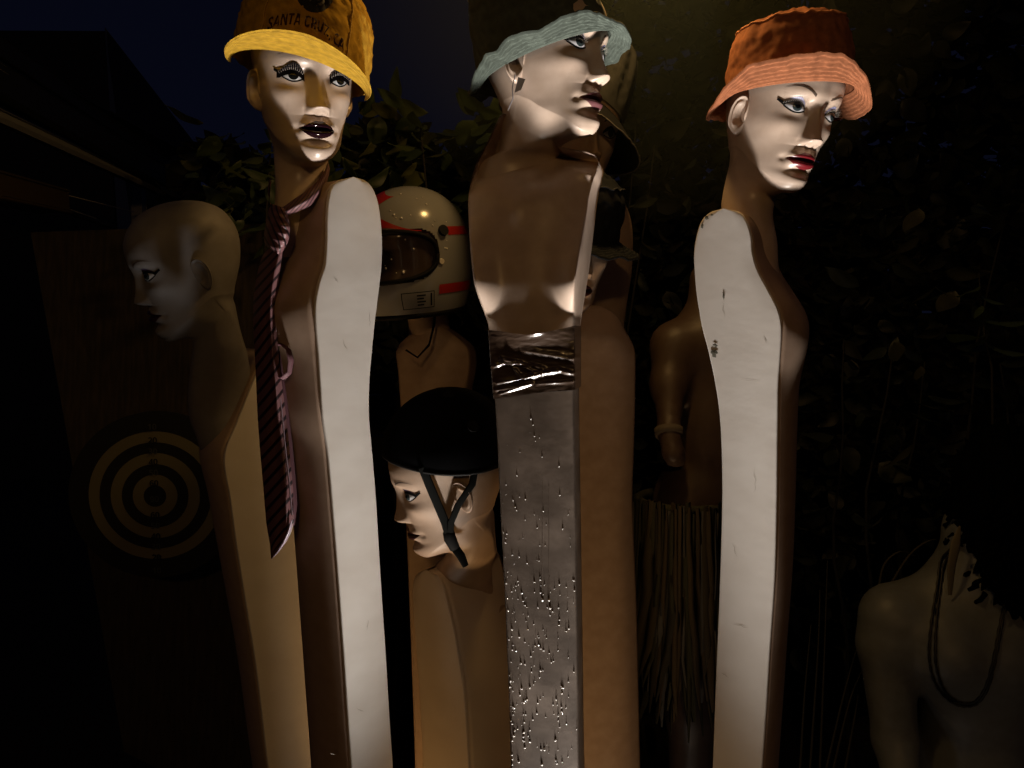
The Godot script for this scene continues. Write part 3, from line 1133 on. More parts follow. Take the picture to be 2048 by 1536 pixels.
func lamps() -> void:
	uplight("unseen white ground spotlight leaning left, placed to light the yellow cap mannequin", Vector3(0.12, 0.0, -0.96), Vector3(-0.18, 1, 0.06), WHITE, 4.0, 20.0)
	uplight("unseen middle white ground spotlight, placed to light the taped mannequin", Vector3(0.085, 0.0, -0.89), Vector3(0.0, 1, 0.04), WHITE, 1.5, 22.0)
	uplight("unseen white ground spotlight leaning right, placed to light the orange hat mannequin", Vector3(0.17, 0.0, -0.92), Vector3(0.10, 1, 0.08), WHITE, 7.2, 17.2)
	uplight("unseen amber ground spotlight, placed to light the low helmeted mannequin", Vector3(-0.10, 0.0, -1.08), Vector3(0.0, 0.7, -0.33), AMBER, 1.0, 30.0)
	uplight("small unseen amber ground spotlight, placed to light the foot of the orange hat mannequin", Vector3(0.20, 0.0, -1.02), Vector3(0.12, 0.8, -0.08), AMBER, 0.17, 30.0)
	lantern("amber porch lantern on a post behind the viewer", Vector3(-0.05, 2.25, 1.6), Vector3(-0.05, 0, 1.6), AMBER, 0.38, 0.07)
	lantern("yellow hanging lantern between the green hat and the orange hat, above the picture", at(1275, -215, 1.16), at(1275, -1200, 1.16), Color(1.0, 0.58, 0.19), 0.16, 0.04)

func glow_haze() -> void:  # local fog volume placed for the glow round the unseen lantern
	var fv := FogVolume.new()
	fv.name = "glow_haze"
	fv.shape = RenderingServer.FOG_VOLUME_SHAPE_ELLIPSOID
	fv.size = Vector3(1.3, 1.1, 1.1)
	var fm := FogMaterial.new()
	fm.density = 0.045
	fm.albedo = Color(0.86, 0.92, 0.78)
	fv.material = fm
	add_child(fv)
	fv.position = at(1285, -110, 1.5)
	tag(fv, "", "", "", "stuff")

# ---------------------------------------------------------------- ground and what stands far back
func setting() -> void:
	var g := PackedVector3Array()
	for z in 3:
		for x in 3: g.append(Vector3((x - 1) * 120.0, 0, (z - 1) * 120.0))
	var m := part("ground", grid_mesh(g, 3, 3), M.paving)
	tag(m, "dark gravelled garden ground under the mannequins", "ground", "", "structure")

func figures() -> void:
	fig_cap()
	fig_orange()
	fig_taped()
	fig_bald()
	fig_skate()
	fig_race()
	fig_dark_bucket()
	fig_witch()
	fig_hula()
	fig_necklace()

func scuffs(fig: Node3D, o: Vector3, n: Vector3, sd: int, marks: Array) -> void:
	rng.seed = sd
	for c in marks:
		var a := float(c[2])
		var d := Vector2(cos(a), sin(a))
		var s := Vector2(-d.y, d.x)
		var p := PackedVector3Array()
		var prev := []
		for i in 7:
			var t := i / 6.0
			var m := Vector2(c[0], c[1]) + d * float(c[3]) * (t - 0.5) + s * rng.randf_range(-1.0, 1.0) * float(c[3]) * 0.05
			var w: float = float(c[4]) * sin(PI * clampf(t, 0.04, 0.96)) * rng.randf_range(0.5, 1.0)
			var pair := [on_plane((m + s * w).x, (m + s * w).y, o + n * 0.0058, n), on_plane((m - s * w).x, (m - s * w).y, o + n * 0.0058, n)]
			if i: quad(p, prev[0], pair[0], pair[1], prev[1])
			prev = pair
		part("scratch", flat_mesh(p), M.scuff, fig)

func fig_cap() -> void:
	var o := at(700, 760, 1.10)
	var n := Vector3(0.77, 0, 0.64).normalized()
	var fig := thing("mannequin", "mannequin with black lips and a white side panel, wearing the yellow cap", "mannequin", Vector3(o.x - 0.05, 0, o.z - 0.04), "sliced mannequins standing in the dark")
	side_body(fig, o, n, true, [[355, 700, 705], [359, 680, 722], [370, 663, 737], [395, 654, 750], [430, 651, 757], [480, 650, 761], [530, 646, 760], [560, 636, 757], [600, 628, 752], [640, 628, 747], [700, 633, 741], [760, 637, 736], [830, 642, 735], [900, 652, 741], [1000, 661, 749], [1150, 673, 758], [1300, 684, 768], [1450, 694, 777], [1536, 700, 783], [2900, 780, 860]],
		[[355, 0.085], [420, 0.105], [520, 0.125], [600, 0.135], [700, 0.120], [850, 0.106], [1000, 0.102], [1300, 0.104], [1536, 0.104], [2900, 0.104]],
		[[355, 0.0], [430, 0.008], [600, 0.026], [720, 0.016], [900, 0.010], [2900, 0.008]], M.skin_shaded, M.side_paint)
	scuffs(fig, o, n, 3, [[690, 690, 1.2, 26, 0.9], [735, 1250, 1.7, 22, 0.8], [672, 560, 0.9, 14, 0.9], [740, 640, 1.5, 30, 0.6], [720, 1420, 0.4, 16, 1.0], [665, 1508, 0.3, 12, 1.5]])
	var t := face_pose(642, 154, 1.005, 30, -11, -3, 0.965)
	head(fig, t, neck_base(at(606, 520, 1.125), -18, 0.92, 0.85), M.skin, {"lips": M.lips_black, "shadow": M.smoky, "lash": M.lit_lash, "brow": M.skin, "iris": M.pupil, "heavy": true})
	cap(t)
	necktie(o, n)

func cap(ht: Transform3D) -> void:
	var t := ht * Transform3D(Basis(Vector3.UP, deg_to_rad(-14)) * Basis(Vector3.BACK, deg_to_rad(-11)) * Basis(Vector3.RIGHT, deg_to_rad(-6)), Vector3(-0.003, 0.013, -0.008))
	var hat := thing("cap", "yellow cap with a curved visor and a round black badge", "cap", t.origin)
	var rx := 0.0990
	var rz := 0.1150
	var tall := 0.125
	var nz := fbm(3, 9.0, 3)
	var pt := func(a: float, v: float) -> Vector3:
		# v 0 at the band, 1 at the button; the front stands higher
		var s := sin(a)
		var c := cos(a)
		var k := pow(maxf(0.0, 1.0 - pow(v, 2.6)), 0.52)
		var f := 0.5 + 0.5 * c
		var w := nz.get_noise_3d(s, v * 1.3, c) * 0.004
		var y := tall * (0.92 + 0.14 * f) * sin(v * PI * 0.5) if v < 1.0 else tall * (0.92 + 0.14 * f)
		return Vector3(s * (rx * k + w), y * lerpf(1.0, 0.985, v), c * (rz * k + w) + 0.012 * f * v * (1.0 - v))
	var p := PackedVector3Array()
	for r in 46:
		for c in 120:
			p.append(t * (pt.call(TAU * c / 120.0, pow(r / 45.0, 0.9)) as Vector3))
	part("crown", grid_mesh(p, 120, 46, true), M.yellow_cloth, hat)
	for k in [0.62, -0.62, 1.75, -1.75]:
		var seam := []
		for i in 24: seam.append(t * ((pt.call(k, i / 24.0) as Vector3) * 1.006))
		part("seam", tube(seam, 0.0011, 5), M.yellow_thread, hat)
	# visor
	var vis := PackedVector3Array()
	var nu := 60
	var nv := 18
	var vpt := func(u: float, v: float) -> Vector3:
		var a := u * 1.36
		var root := Vector3(sin(a) * rx * 1.0, 0.0, cos(a) * rz * 1.0)
		var reach := 0.078 * pow(maxf(0.0, 1.0 - pow(absf(u), 2.7)), 0.62)
		var q := root + Vector3(sin(a) * 0.28, 0, 1.0).normalized() * reach * v
		q.y = -0.002 + 0.008 * v * (1.0 - absf(u)) - 1.7 * q.x * q.x * (0.30 + 0.70 * v)
		return q
	for layer in 2:
		for r in nv:
			var v := r / float(nv - 1)
			if layer: v = 1.0 - v
			for i in nu:
				var q: Vector3 = vpt.call(i / float(nu - 1) * 2.0 - 1.0, v)
				vis.append(t * (q + Vector3(0, (0.0016 if layer == 0 else -0.0016) * sqrt(maxf(0.0, 1.0 - pow(v, 16.0))), 0)))
	part("visor", grid_mesh(vis, nu, nv * 2), M.yellow_cloth, hat)
	for v in [0.45, 0.70, 0.93]:
		var line := []
		for i in 50: line.append(t * ((vpt.call(i / 49.0 * 1.9 - 0.95, v) as Vector3) + Vector3(0, -0.0016, 0)))
		part("stitching", tube(line, 0.0003, 4), M.yellow_thread, hat)
	# lettering and badge, warped on to the crown's front panel
	var wrap := func(x: float, y: float, lift: float) -> Vector3:
		var a := x / 0.098
		var v := y / tall
		var q: Vector3 = pt.call(a, v)
		var e: Vector3 = (pt.call(a + 0.01, v) as Vector3) - q
		var h: Vector3 = (pt.call(a, v + 0.01) as Vector3) - q
		return t * (q + h.cross(e).normalized() * -lift if h.cross(e).dot(q) < 0.0 else q + h.cross(e).normalized() * lift)
	var txt := text_mesh("SANTA CRUZ, CA", 0.0092)
	var lo := 1e9
	var hi := -1e9
	for q in txt:
		lo = minf(lo, q.x)
		hi = maxf(hi, q.x)
	var base := PackedVector3Array()
	for q in txt:
		var x := (q.x - (lo + hi) / 2.0) * 1.06
		base.append(wrap.call(x + 0.001, 0.0262 + q.y - 3.2 * x * x, 0.0012))
	part("lettering", flat_mesh(base), M.print_brown, hat)
	var bp := PackedVector3Array()
	for r in 10:
		for c in 40:
			var a := TAU * c / 40
			bp.append(wrap.call(0.001 + 0.0290 * r / 9.0 * cos(a), 0.0640 + 0.0290 * r / 9.0 * sin(a), 0.0008 + 0.0012 * sqrt(1.0 - pow(r / 9.0, 6.0))))
	var badge := part("badge", grid_mesh(bp, 40, 10, true), M.patch_black, hat)
	var bt := PackedVector3Array()
	for q in text_mesh("SPU", 0.0115):
		bt.append(wrap.call(0.001 + q.x * 1.1, 0.0490 + q.y, 0.0026))
	part("lettering", flat_mesh(bt), M.patch_letters, badge)

func necktie(o: Vector3, n: Vector3) -> void:
	var f := Vector3(-0.64, 0, 0.77)
	var a := on_plane(640, 600, o, n)
	var tie := thing("necktie", "dark red striped necktie knotted round the neck under the yellow cap", "necktie", on_plane(555, 460, a, f))
	var lay := func(px: float, py: float, off: float) -> Vector3:
		return on_plane(px, py, a + f * off, f)
	# hanging blade: [y, left, right]
	var rows := [[498, 533, 566], [520, 522, 563], [560, 512, 558], [620, 506, 554], [700, 509, 556], [760, 512, 563], [830, 515, 572], [900, 520, 579], [980, 527, 586], [1040, 532, 588], [1062, 535, 583], [1085, 539, 572], [1105, 541, 556], [1117, 542, 545]]
	var p := PackedVector3Array()
	var uv := PackedVector2Array()
	var nr := 120
	for r in nr:
		var y := lerpf(498, 1117, r / float(nr - 1))
		var k := curve(rows, y)
		for i in 15:
			var u := i / 14.0
			var x := lerpf(k[0], k[1], u)
			var fold := 0.010 * (1.0 - pow(2.0 * u - 1.0, 2.0)) + 0.006 * exp(-pow((u - 0.74) / 0.11, 2.0)) * sst(500, 620, y) + 0.0025 * sin(y * 0.03 + u * 5.0)
			p.append(lay.call(x, y, 0.034 + fold - 0.012 * sst(600, 1000, y)))
			uv.append(Vector2(u, (y - 498) / 768.0))
	part("blade", grid_mesh(p, 15, nr, false, uv), M.tie_silk, tie)
	# pale turned edge at the tip
	var tip := []
	for q in [[584, 1040], [578, 1062], [569, 1082], [556, 1102], [543, 1118]]: tip.append(lay.call(q[0], q[1], 0.030))
	part("tip_edge", tube(tip, [0.0015, 0.0042, 0.0052, 0.0038, 0.0008], 8, 0.5), M.tie_edge, tie)
	var crease := []
	for q in [[553, 600], [552, 680], [557, 760], [564, 830], [571, 900], [579, 970], [584, 1030]]: crease.append(lay.call(q[0], q[1], 0.0335))
	part("fold_edge", tube(crease, 0.0011, 6), M.tie_edge, tie)
	# narrow tail with its little loop
	var tp := []
	for q in [[556, 520], [560, 600], [563, 690], [568, 760], [575, 850], [584, 940], [590, 1010], [588, 1050]]: tp.append(lay.call(q[0], q[1], 0.016))
	part("tail", tube(tp, [0.010, 0.010, 0.011, 0.012, 0.012, 0.011, 0.009, 0.003], 10, 0.25), M.tie_lining, tie)
	var lp := []
	for q in [[556, 688], [566, 690], [577, 700], [582, 722], [578, 745], [566, 756], [556, 752]]: lp.append(lay.call(q[0], q[1], 0.030 + 0.006 * sin(q[1])))
	part("keeper_loop", tube(lp, 0.0052, 8, 0.45), M.tie_lining, tie)
	# knot
	var kp := PackedVector3Array()
	var ku := PackedVector2Array()
	var krow := [[412, 543, 572], [425, 537, 576], [455, 531, 580], [480, 528, 576], [498, 533, 566], [506, 545, 560]]
	for r in 30:
		var y := lerpf(412, 506, r / 29.0)
		var k := curve(krow, y)
		for i in 15:
			var u := i / 14.0
			var e := sqrt(maxf(0.0, 1.0 - pow(2.0 * u - 1.0, 2.0)))
			kp.append(lay.call(lerpf(k[0], k[1], u), y + 9.0 * (u - 0.5), 0.032 + 0.020 * e * (0.75 + 0.25 * sin(PI * r / 29.0)) + 0.0012 * sin(y * 0.4 - u * 3.0)))
			ku.append(Vector2(0.9 - u * 0.9, (y - u * 34.0) * 1.15 / 768.0))
	part("knot", grid_mesh(kp, 15, 30, false, ku), M.tie_silk, tie)
	# the band round the neck
	for s in [[[[566, 425, 0.022], [590, 412, 0.018], [615, 398, 0.004], [638, 378, -0.020], [652, 352, -0.050], [658, 330, -0.075]], [9, 13, 15, 15, 11, 8]], [[[548, 424, 0.024], [541, 410, 0.020], [538, 395, 0.006], [538, 378, -0.018], [541, 360, -0.040]], [10, 9, 8, 7, 6]]]:
		var bp := PackedVector3Array()
		var bu := PackedVector2Array()
		var c: Array = s[0]
		for i in 30:
			var tt := i / 29.0 * (c.size() - 1)
			var j := mini(int(tt), c.size() - 2)
			var q := Vector3(c[j][0], c[j][1], c[j][2]).lerp(Vector3(c[j + 1][0], c[j + 1][1], c[j + 1][2]), tt - j)
			var w := lerpf(s[1][j], s[1][j + 1], tt - j)
			for k in 7:
				var v := k / 6.0 - 0.5
				bp.append(lay.call(q.x + v * w * 0.5, q.y + v * w * 2.0, q.z + 0.014 - 0.014 * v * v * 4.0))
				bu.append(Vector2(v + 0.5, i * 0.010 + v * 0.06))
		part("neckband", grid_mesh(bp, 7, 30, false, bu), M.tie_silk, tie)

func fig_orange() -> void:
	var o := at(1490, 760, 1.10)
	var n := Vector3(-0.57, 0, 0.82).normalized()
	var fig := thing("mannequin", "mannequin with red lips and a chipped white side panel, wearing the orange bucket hat", "mannequin", Vector3(o.x + 0.03, 0, o.z - 0.05), "sliced mannequins standing in the dark")
	side_body(fig, o, n, false, [[418, 1447, 1452], [423, 1427, 1477], [438, 1408, 1492], [468, 1396, 1503], [505, 1390, 1507], [540, 1391, 1517], [580, 1394, 1538], [620, 1400, 1558], [650, 1405, 1564], [700, 1418, 1562], [760, 1431, 1558], [820, 1440, 1557], [900, 1445, 1556], [1000, 1446, 1555], [1150, 1442, 1551], [1300, 1436, 1541], [1400, 1432, 1535], [1536, 1427, 1526], [2900, 1370, 1440]],
		[[418, 0.09], [500, 0.115], [600, 0.115], [700, 0.108], [900, 0.094], [1300, 0.088], [2900, 0.088]],
		[[418, 0.0], [500, 0.008], [600, 0.018], [680, 0.022], [800, 0.012], [2900, 0.008]], M.skin_shaded, M.side_paint)
	scuffs(fig, o, n, 4, [[1449, 590, 1.7, 26, 1.0], [1447, 620, 1.5, 34, 0.6], [1482, 1252, 0.2, 34, 0.8], [1500, 760, 0.1, 40, 0.5], [1470, 1100, 1.3, 30, 0.7], [1510, 960, 1.6, 50, 0.5], [1450, 1350, 0.6, 18, 1.0], [1530, 680, 1.2, 16, 0.8]])
	var t := face_pose(1651, 223, 1.03, 21, -13, 6, 0.97)
	head(fig, t, neck_base(at(1497, 560, 1.15), 40, 0.8, 0.85), M.skin, {"lips": M.lips_red, "shadow": M.blue_shadow, "lash": M.lit_lash})
	var ht := t * Transform3D(Basis(Vector3.RIGHT, deg_to_rad(-7)) * Basis(Vector3.BACK, deg_to_rad(8)), Vector3(0.000, 0.028, -0.004))
	bucket_hat("washed orange bucket hat with a stitched brim on the red-lipped mannequin", ht, Vector2(0.0850, 0.1050), 0.094, 0.042, 0.030, 0.50, M.orange_cloth, M.orange_thread, 21, 0.75, Vector2(0.0, -0.004), Vector3(-0.62, 0.78, 0.026))
	# chipped paint on the panel
	var lay := func(px: float, py: float, lift: float) -> Vector3: return on_plane(px, py, o + n * (0.0058 + lift), n)
	rng.seed = 9
	for c in [[1428, 706, 9.0, 11.0], [1430, 690, 6.0, 4.0], [1447, 592, 3.0, 9.0], [1413, 436, 6, 5.0], [1424, 430, 4.0, 3.0], [1404, 452, 4.0, 7.0]]:
		var p := PackedVector3Array()
		var rim := []
		for i in 12:
			var a := TAU * i / 12
			var k := rng.randf_range(0.45, 1.0)
			rim.append(lay.call(c[0] + cos(a) * c[2] * k, c[1] + sin(a) * c[3] * k, 0.0004))
		for i in 12: p.append_array([lay.call(c[0], c[1], 0.0009), rim[i], rim[(i + 1) % 12]])
		part("paint_chip", flat_mesh(p), M.chip, fig)

func taped_bulge(u: float, y: float) -> float:
	var b := 0.020 * (1.0 - pow(2.0 * u - 1.0, 2.0)) * lerpf(1.0, 0.35, sst(560, 700, y)) - 0.085 * pow(1.0 - sst(230, 420, y), 1.5) * (1.0 - 0.72 * sst(0.52, 1.0, u) * sst(278, 350, y))
	var br := sst(395, 560, y) * (1.0 - sst(562, 655, y))
	b += br * 0.036 * (exp(-pow((u + 0.02) / 0.19, 2.0)) + exp(-pow((u - 1.02) / 0.19, 2.0)))
	# collar bones and the hollow of the neck
	b -= 0.115 * maxf(0.0, 650.0 - y) * 0.00071
	b += 0.006 * exp(-pow((y - (318 + 60 * absf(u - 0.62))) / 12.0, 2.0)) * (1.0 - exp(-pow((u - 0.62) / 0.10, 2.0)))
	b -= 0.008 * g2(u, y, 0.60, 330, 0.07, 24)
	b += 0.003 * g2(u, y, 0.42, 420, 0.06, 30)
	return b

const TAPED_LOW := [[764, 985, 1147], [800, 990, 1147], [1000, 1000, 1150], [1200, 1010, 1153], [1400, 1018, 1156], [1536, 1022, 1158], [2900, 1070, 1190]]

func fig_taped() -> void:
	var o := at(1080, 600, 1.05)
	var n := Vector3(-0.22, 0, 0.975).normalized()
	var fig := thing("mannequin", "mannequin in profile with brown tape round its waist, wearing the green hat", "mannequin", Vector3(o.x, 0, o.z - 0.04), "sliced mannequins standing in the dark")
	front_body(fig, "torso", o, n, [[222, 1004, 1050], [228, 996, 1066], [250, 985, 1086], [275, 972, 1102], [289, 964, 1122], [299, 958, 1172], [312, 950, 1193], [335, 941, 1190], [355, 934, 1182], [390, 928, 1174], [450, 935, 1167], [520, 950, 1161], [600, 965, 1153], [660, 978, 1147], [730, 983, 1146], [774, 987, 1147]],
		[[222, 0.05], [290, 0.07], [400, 0.12], [520, 0.105], [650, 0.07], [800, 0.045]], taped_bulge, M.skin)
	var low := func(u: float, y: float) -> float: return 0.004 * (1.0 - pow(2.0 * u - 1.0, 4.0))
	front_body(fig, "lower_board", o, n, TAPED_LOW, [[770, 0.060], [2900, 0.060]], low, M.wet_board, 60)
	var t := face_pose(1212, 92, 1.005, 54, 0, -1, 0.99)
	var h := head(fig, t, neck_base(at(1044, 420, 1.125), 14, 1.55, 0.9, 0), M.skin, {"lips": M.lips_mauve, "shadow": M.blue_shadow, "lash": M.lit_lash, "iris": M.iris})
	# a pale flake and a thread hanging from the ear
	var lobe := t * Vector3(-0.071, -0.040, -0.008)
	var fl := PackedVector3Array()
	quad(fl, lobe, lobe + Vector3(0.010, -0.004, 0.004), lobe + Vector3(0.004, -0.019, 0.006), lobe + Vector3(-0.005, -0.022, 0.003))
	part("earring", flat_mesh(fl), M.earring, h)
	part("earring_thread", tube([lobe + Vector3(-0.004, 0.002, 0.003), lobe + Vector3(-0.008, -0.016, 0.004), lobe + Vector3(-0.007, -0.030, 0.005), lobe + Vector3(-0.014, -0.046, 0.005)], 0.0008, 6), M.earring, h)
	var ht := t * Transform3D(Basis(Vector3.RIGHT, deg_to_rad(-11)) * Basis(Vector3.BACK, deg_to_rad(14)), Vector3(0, 0.002, -0.010))
	bucket_hat("grey green bucket hat with a rippled brim above the taped mannequin's profile", ht, Vector2(0.0820, 0.1020), 0.110, 0.040, 0.020, 0.50, M.green_cloth, M.green_thread, 33, 1.1, Vector2(0.0, -0.008), Vector3(-0.87, 0.48, 0.022))
	# tape wound round the waist, creased across the front
	var nz := fbm(8, 0.02, 4)
	var folds := [[1052, 703, 1146, 719, 6.0, 0.0045], [988, 734, 1005, 728, 4.0, 0.004], [1005, 728, 1040, 728, 4.0, 0.0045], [1040, 728, 1068, 745, 4.5, 0.004], [994, 767, 1050, 757, 5.5, 0.005], [1050, 757, 1085, 748, 5.0, 0.005], [1085, 748, 1118, 742, 5.0, 0.005], [1118, 742, 1146, 748, 4.0, 0.004], [993, 781, 1063, 768, 3.5, 0.0035], [1000, 788, 1062, 769, 3.0, 0.003], [1074, 768, 1146, 764, 3.0, 0.002], [1003, 716, 1020, 724, 3.0, 0.003], [1024, 733, 1042, 755, 3.0, 0.003], [1062, 731, 1086, 738, 4.0, 0.004], [1001, 721, 1032, 722, 3.0, 0.003]]
	var up := [[978, 660], [1000, 662], [1030, 667], [1062, 669], [1100, 662], [1130, 656], [1150, 651]]
	var lo := [[978, 799], [988, 798], [1020, 794], [1060, 788], [1090, 784], [1150, 780]]
	var p := PackedVector3Array()
	var nu := 110
	var nv := 90
	for j in nv:
		for i in nu + 12:
			var u := clampf(i - 6, 0, nu - 1) / float(nu - 1)
			var yy := lerpf(660, 798, j / float(nv - 1))
			var l: float = curve([[650, 976], [660, 977], [730, 982], [800, 988]], yy)[0]
			var x := lerpf(l - 1.0, 1149.0, u)
			var y := lerpf(curve(up, x)[0], curve(lo, x)[0], j / float(nv - 1))
			var off := 0.0080 + 0.012 * (1.0 - pow(2.0 * u - 1.0, 2.0)) * (1.0 - sst(650, 720, y)) + 0.0005 * nz.get_noise_2d(x * 1.4, y * 5.0)
			for fo in folds:
				var d := Vector2(fo[2] - fo[0], fo[3] - fo[1])
				var h2 := clampf((Vector2(x, y) - Vector2(fo[0], fo[1])).dot(d) / d.length_squared(), 0, 1)
				var q := Vector2(x, y) - Vector2(fo[0], fo[1]) - d * h2
				var e := q.length() / float(fo[4])
				if e < 2.0:
					# a fold lying over: steep underneath, slack above
					off += float(fo[5]) * (1.0 - e / 2.0) * (1.0 if q.y < 0 else pow(1.0 - e / 2.0, 1.5)) * (0.35 + 0.65 * sin(PI * clampf(h2, 0.12, 0.88)))
			off += 0.003 * exp(-pow((y - curve(up, x)[0]) / 3.5, 2.0)) * exp(-pow((x - 1070) / 16.0, 2.0))
			var back := -0.012 * maxf(0, absf(i - 6 - (nu - 1) * 0.5) - (nu - 1) * 0.5)
			p.append(on_plane(x, y, o + n * off, n) + n * back)
	part("tape", grid_mesh(p, nu + 12, nv), M.brown_tape, fig)
	# rain on the board
	rng.seed = 4021
	var beads := []
	var trails := PackedVector3Array()
	var ul := Vector3(0, 1, 0)
	var drops := [[1085, 1200, 2.6, 240], [1100, 1216, 2.6, 60], [1098, 1200, 2.4, 230], [1062, 838, 1.6, 0], [1066, 850, 1.2, 0]]
	for i in 240:
		var k := pow(rng.randf(), 0.62)
		var y := lerpf(850, 1530, k)
		var l: float = curve(TAPED_LOW, y)[0]
		var g: float = curve(TAPED_LOW, y)[1]
		var u := pow(rng.randf(), 1.9) if rng.randf() < 0.72 else rng.randf()
		if i > 160 and y < 1000: continue
		drops.append([lerpf(l + 3, g - 3, u), y, rng.randf_range(0.45, 1.6) * (0.8 + 0.7 * k), rng.randf_range(4, 26) * k if rng.randf() < 0.5 else 0.0])
	for d in drops:
		var yy: float = d[1]
		var l: float = curve(TAPED_LOW, yy)[0]
		var g: float = curve(TAPED_LOW, yy)[1]
		var uu: float = (float(d[0]) - l) / (g - l)
		var bo: float = low.call(uu, yy)
		var c := on_plane(d[0], yy, o + n * bo, n)
		beads.append([c, n, float(d[2]) * 0.00078, rng.randf_range(1.0, 1.2)])
		if float(d[3]) > 3.0:
			var t1 := on_plane(d[0], yy - float(d[3]), o + n * (bo + 0.0004), n)
			var c1 := c + n * 0.0004
			var w := Vector3(0.00040, 0, 0) * minf(1.6, float(d[2]))
			quad(trails, c1 - w, c1 + w, t1 + w * 0.35, t1 - w * 0.35)
	var dm := part("water_droplets", droplet_mesh(beads), M.water_glint, fig)
	tag(dm, "", "", "", "stuff")
	var tm := part("drip_trails", flat_mesh(trails), M.drip, fig)
	tag(tm, "", "", "", "stuff")

func fig_bald() -> void:
	var o := at(500, 900, 1.35)
	var n := Vector3(0.62, 0, 0.78).normalized()
	var fig := thing("mannequin", "bald mannequin looking down to the left beside the dartboard", "mannequin", Vector3(o.x - 0.02, 0, o.z - 0.04), "sliced mannequins standing in the dark")
	side_body(fig, o, n, true, [[700, 560, 566], [706, 540, 585], [716, 528, 600], [755, 508, 612], [800, 490, 612], [850, 470, 605], [890, 453, 600], [915, 447, 597], [950, 450, 592], [990, 458, 592], [1080, 470, 600], [1200, 489, 615], [1330, 510, 632], [1536, 535, 660], [2600, 680, 790]],
		[[700, 0.20], [760, 0.225], [800, 0.20], [850, 0.165], [915, 0.130], [1000, 0.125], [1300, 0.108], [1536, 0.098], [2600, 0.09]],
		[[700, 0.0], [800, 0.01], [915, 0.018], [1100, 0.01], [2600, 0.008]], M.skin_dimmed, M.side_paint)
	var t := face_pose(258, 560, 1.17, -54, -17, 4, 0.92)
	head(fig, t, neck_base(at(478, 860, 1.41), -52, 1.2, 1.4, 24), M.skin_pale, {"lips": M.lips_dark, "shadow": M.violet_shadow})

func fig_skate() -> void:
	var o := at(890, 1300, 1.25)
	var n := Vector3(-0.60, 0, 0.80).normalized()
	var fig := thing("mannequin", "low mannequin turned left under the black skate helmet", "mannequin", Vector3(o.x + 0.03, 0, o.z - 0.05), "sliced mannequins standing in the dark")
	side_body(fig, o, n, false, [[1140, 850, 858], [1146, 838, 876], [1165, 830, 888], [1200, 829, 898], [1250, 832, 910], [1300, 836, 919], [1380, 842, 931], [1536, 850, 941], [2700, 900, 1000]],
		[[1140, 0.16], [1250, 0.15], [1536, 0.135], [2700, 0.12]], [[1140, 0.004], [1300, 0.014], [2700, 0.01]], M.side_paint_tan, M.side_paint_tan)
	var t := face_pose(782, 992, 1.20, -74, -14, 3)
	head(fig, t, neck_base(at(925, 1225, 1.335), -66, 1.25, 1.45, 12), M.skin_dimmed, {"lips": M.lips_dark, "shadow": M.violet_shadow})
	# the helmet
	var ht := t * Transform3D(Basis(Vector3.RIGHT, deg_to_rad(-4)), Vector3(0, 0.048, -0.020))
	var hel := thing("skate_helmet", "plain black skate helmet with chin straps on the low mannequin", "helmet", ht.origin)
	var p := PackedVector3Array()
	var hp := func(a: float, v: float) -> Vector3:
		var s := sin(a)
		var c := cos(a)
		var low := -0.004 - 0.034 * (0.5 - 0.5 * c) + 0.016 * (0.5 + 0.5 * cos(2.0 * a))
		var th := v * PI * 0.5
		var k := cos(th)
		return Vector3(s * 0.093 * pow(k, 0.95), lerpf(low, 0.0, minf(1.0, v * 2.0)) + 0.102 * sin(th) if v > 0.0 else low, c * 0.107 * pow(k, 0.95))
	for r in 34:
		for c in 80: p.append(ht * (hp.call(TAU * c / 80.0, r / 33.0) as Vector3))
	part("shell", grid_mesh(p, 80, 34, true), M.black_plastic, hel)
	var rim := []
	for c in 81: rim.append(ht * ((hp.call(TAU * c / 80.0, 0.0) as Vector3) * Vector3(0.985, 1, 0.985)))
	part("rim", tube(rim, 0.003, 8), M.black_rubber, hel)
	for k in [[0.55, 0.10], [-0.55, 0.10], [0.3, 0.5], [-0.3, 0.5]]:
		var q: Vector3 = ht * ((hp.call(PI * 0.5 * signf(k[0]) + k[0] * 0.6, k[1] + 0.25) as Vector3) * 1.002)
		part("vent", disc(q, (q - ht.origin).normalized(), 0.010, 0.0015, 16), M.black_rubber, hel)
	for sd in [-1.0, 1.0]:
		var buckle := t * Vector3(sd * 0.062, -0.076, 0.022)
		var f1 := t * Vector3(sd * 0.078, 0.052, 0.038)
		var f2 := t * Vector3(sd * 0.075, 0.036, -0.046)
		part("strap", tube([f1, f1.lerp(t * Vector3(sd * 0.074, -0.01, 0.03), 0.55), t * Vector3(sd * 0.069, -0.045, 0.024), buckle], 0.0068, 8, 0.22, t.basis.z), M.strap, hel)
		part("strap", tube([f2, t * Vector3(sd * 0.081, 0.004, -0.030), t * Vector3(sd * 0.077, -0.022, -0.002), t * Vector3(sd * 0.070, -0.05, 0.016), buckle], 0.0058, 8, 0.22, t.basis.z), M.strap, hel)
		part("buckle", tube([buckle + t.basis * Vector3(0, 0.012, 0), buckle, buckle + t.basis * Vector3(0, -0.020, -0.004)], [0.009, 0.010, 0.008], 8, 0.5, t.basis.z), M.black_rubber, hel)
		if sd > 0.0:
			part("strap_end", tube([buckle + t.basis * Vector3(0, -0.018, -0.004), buckle + t.basis * Vector3(0.002, -0.034, -0.010), buckle + t.basis * Vector3(0.004, -0.052, -0.013)], [0.007, 0.007, 0.005], 8, 0.3, t.basis.z), M.strap, hel)

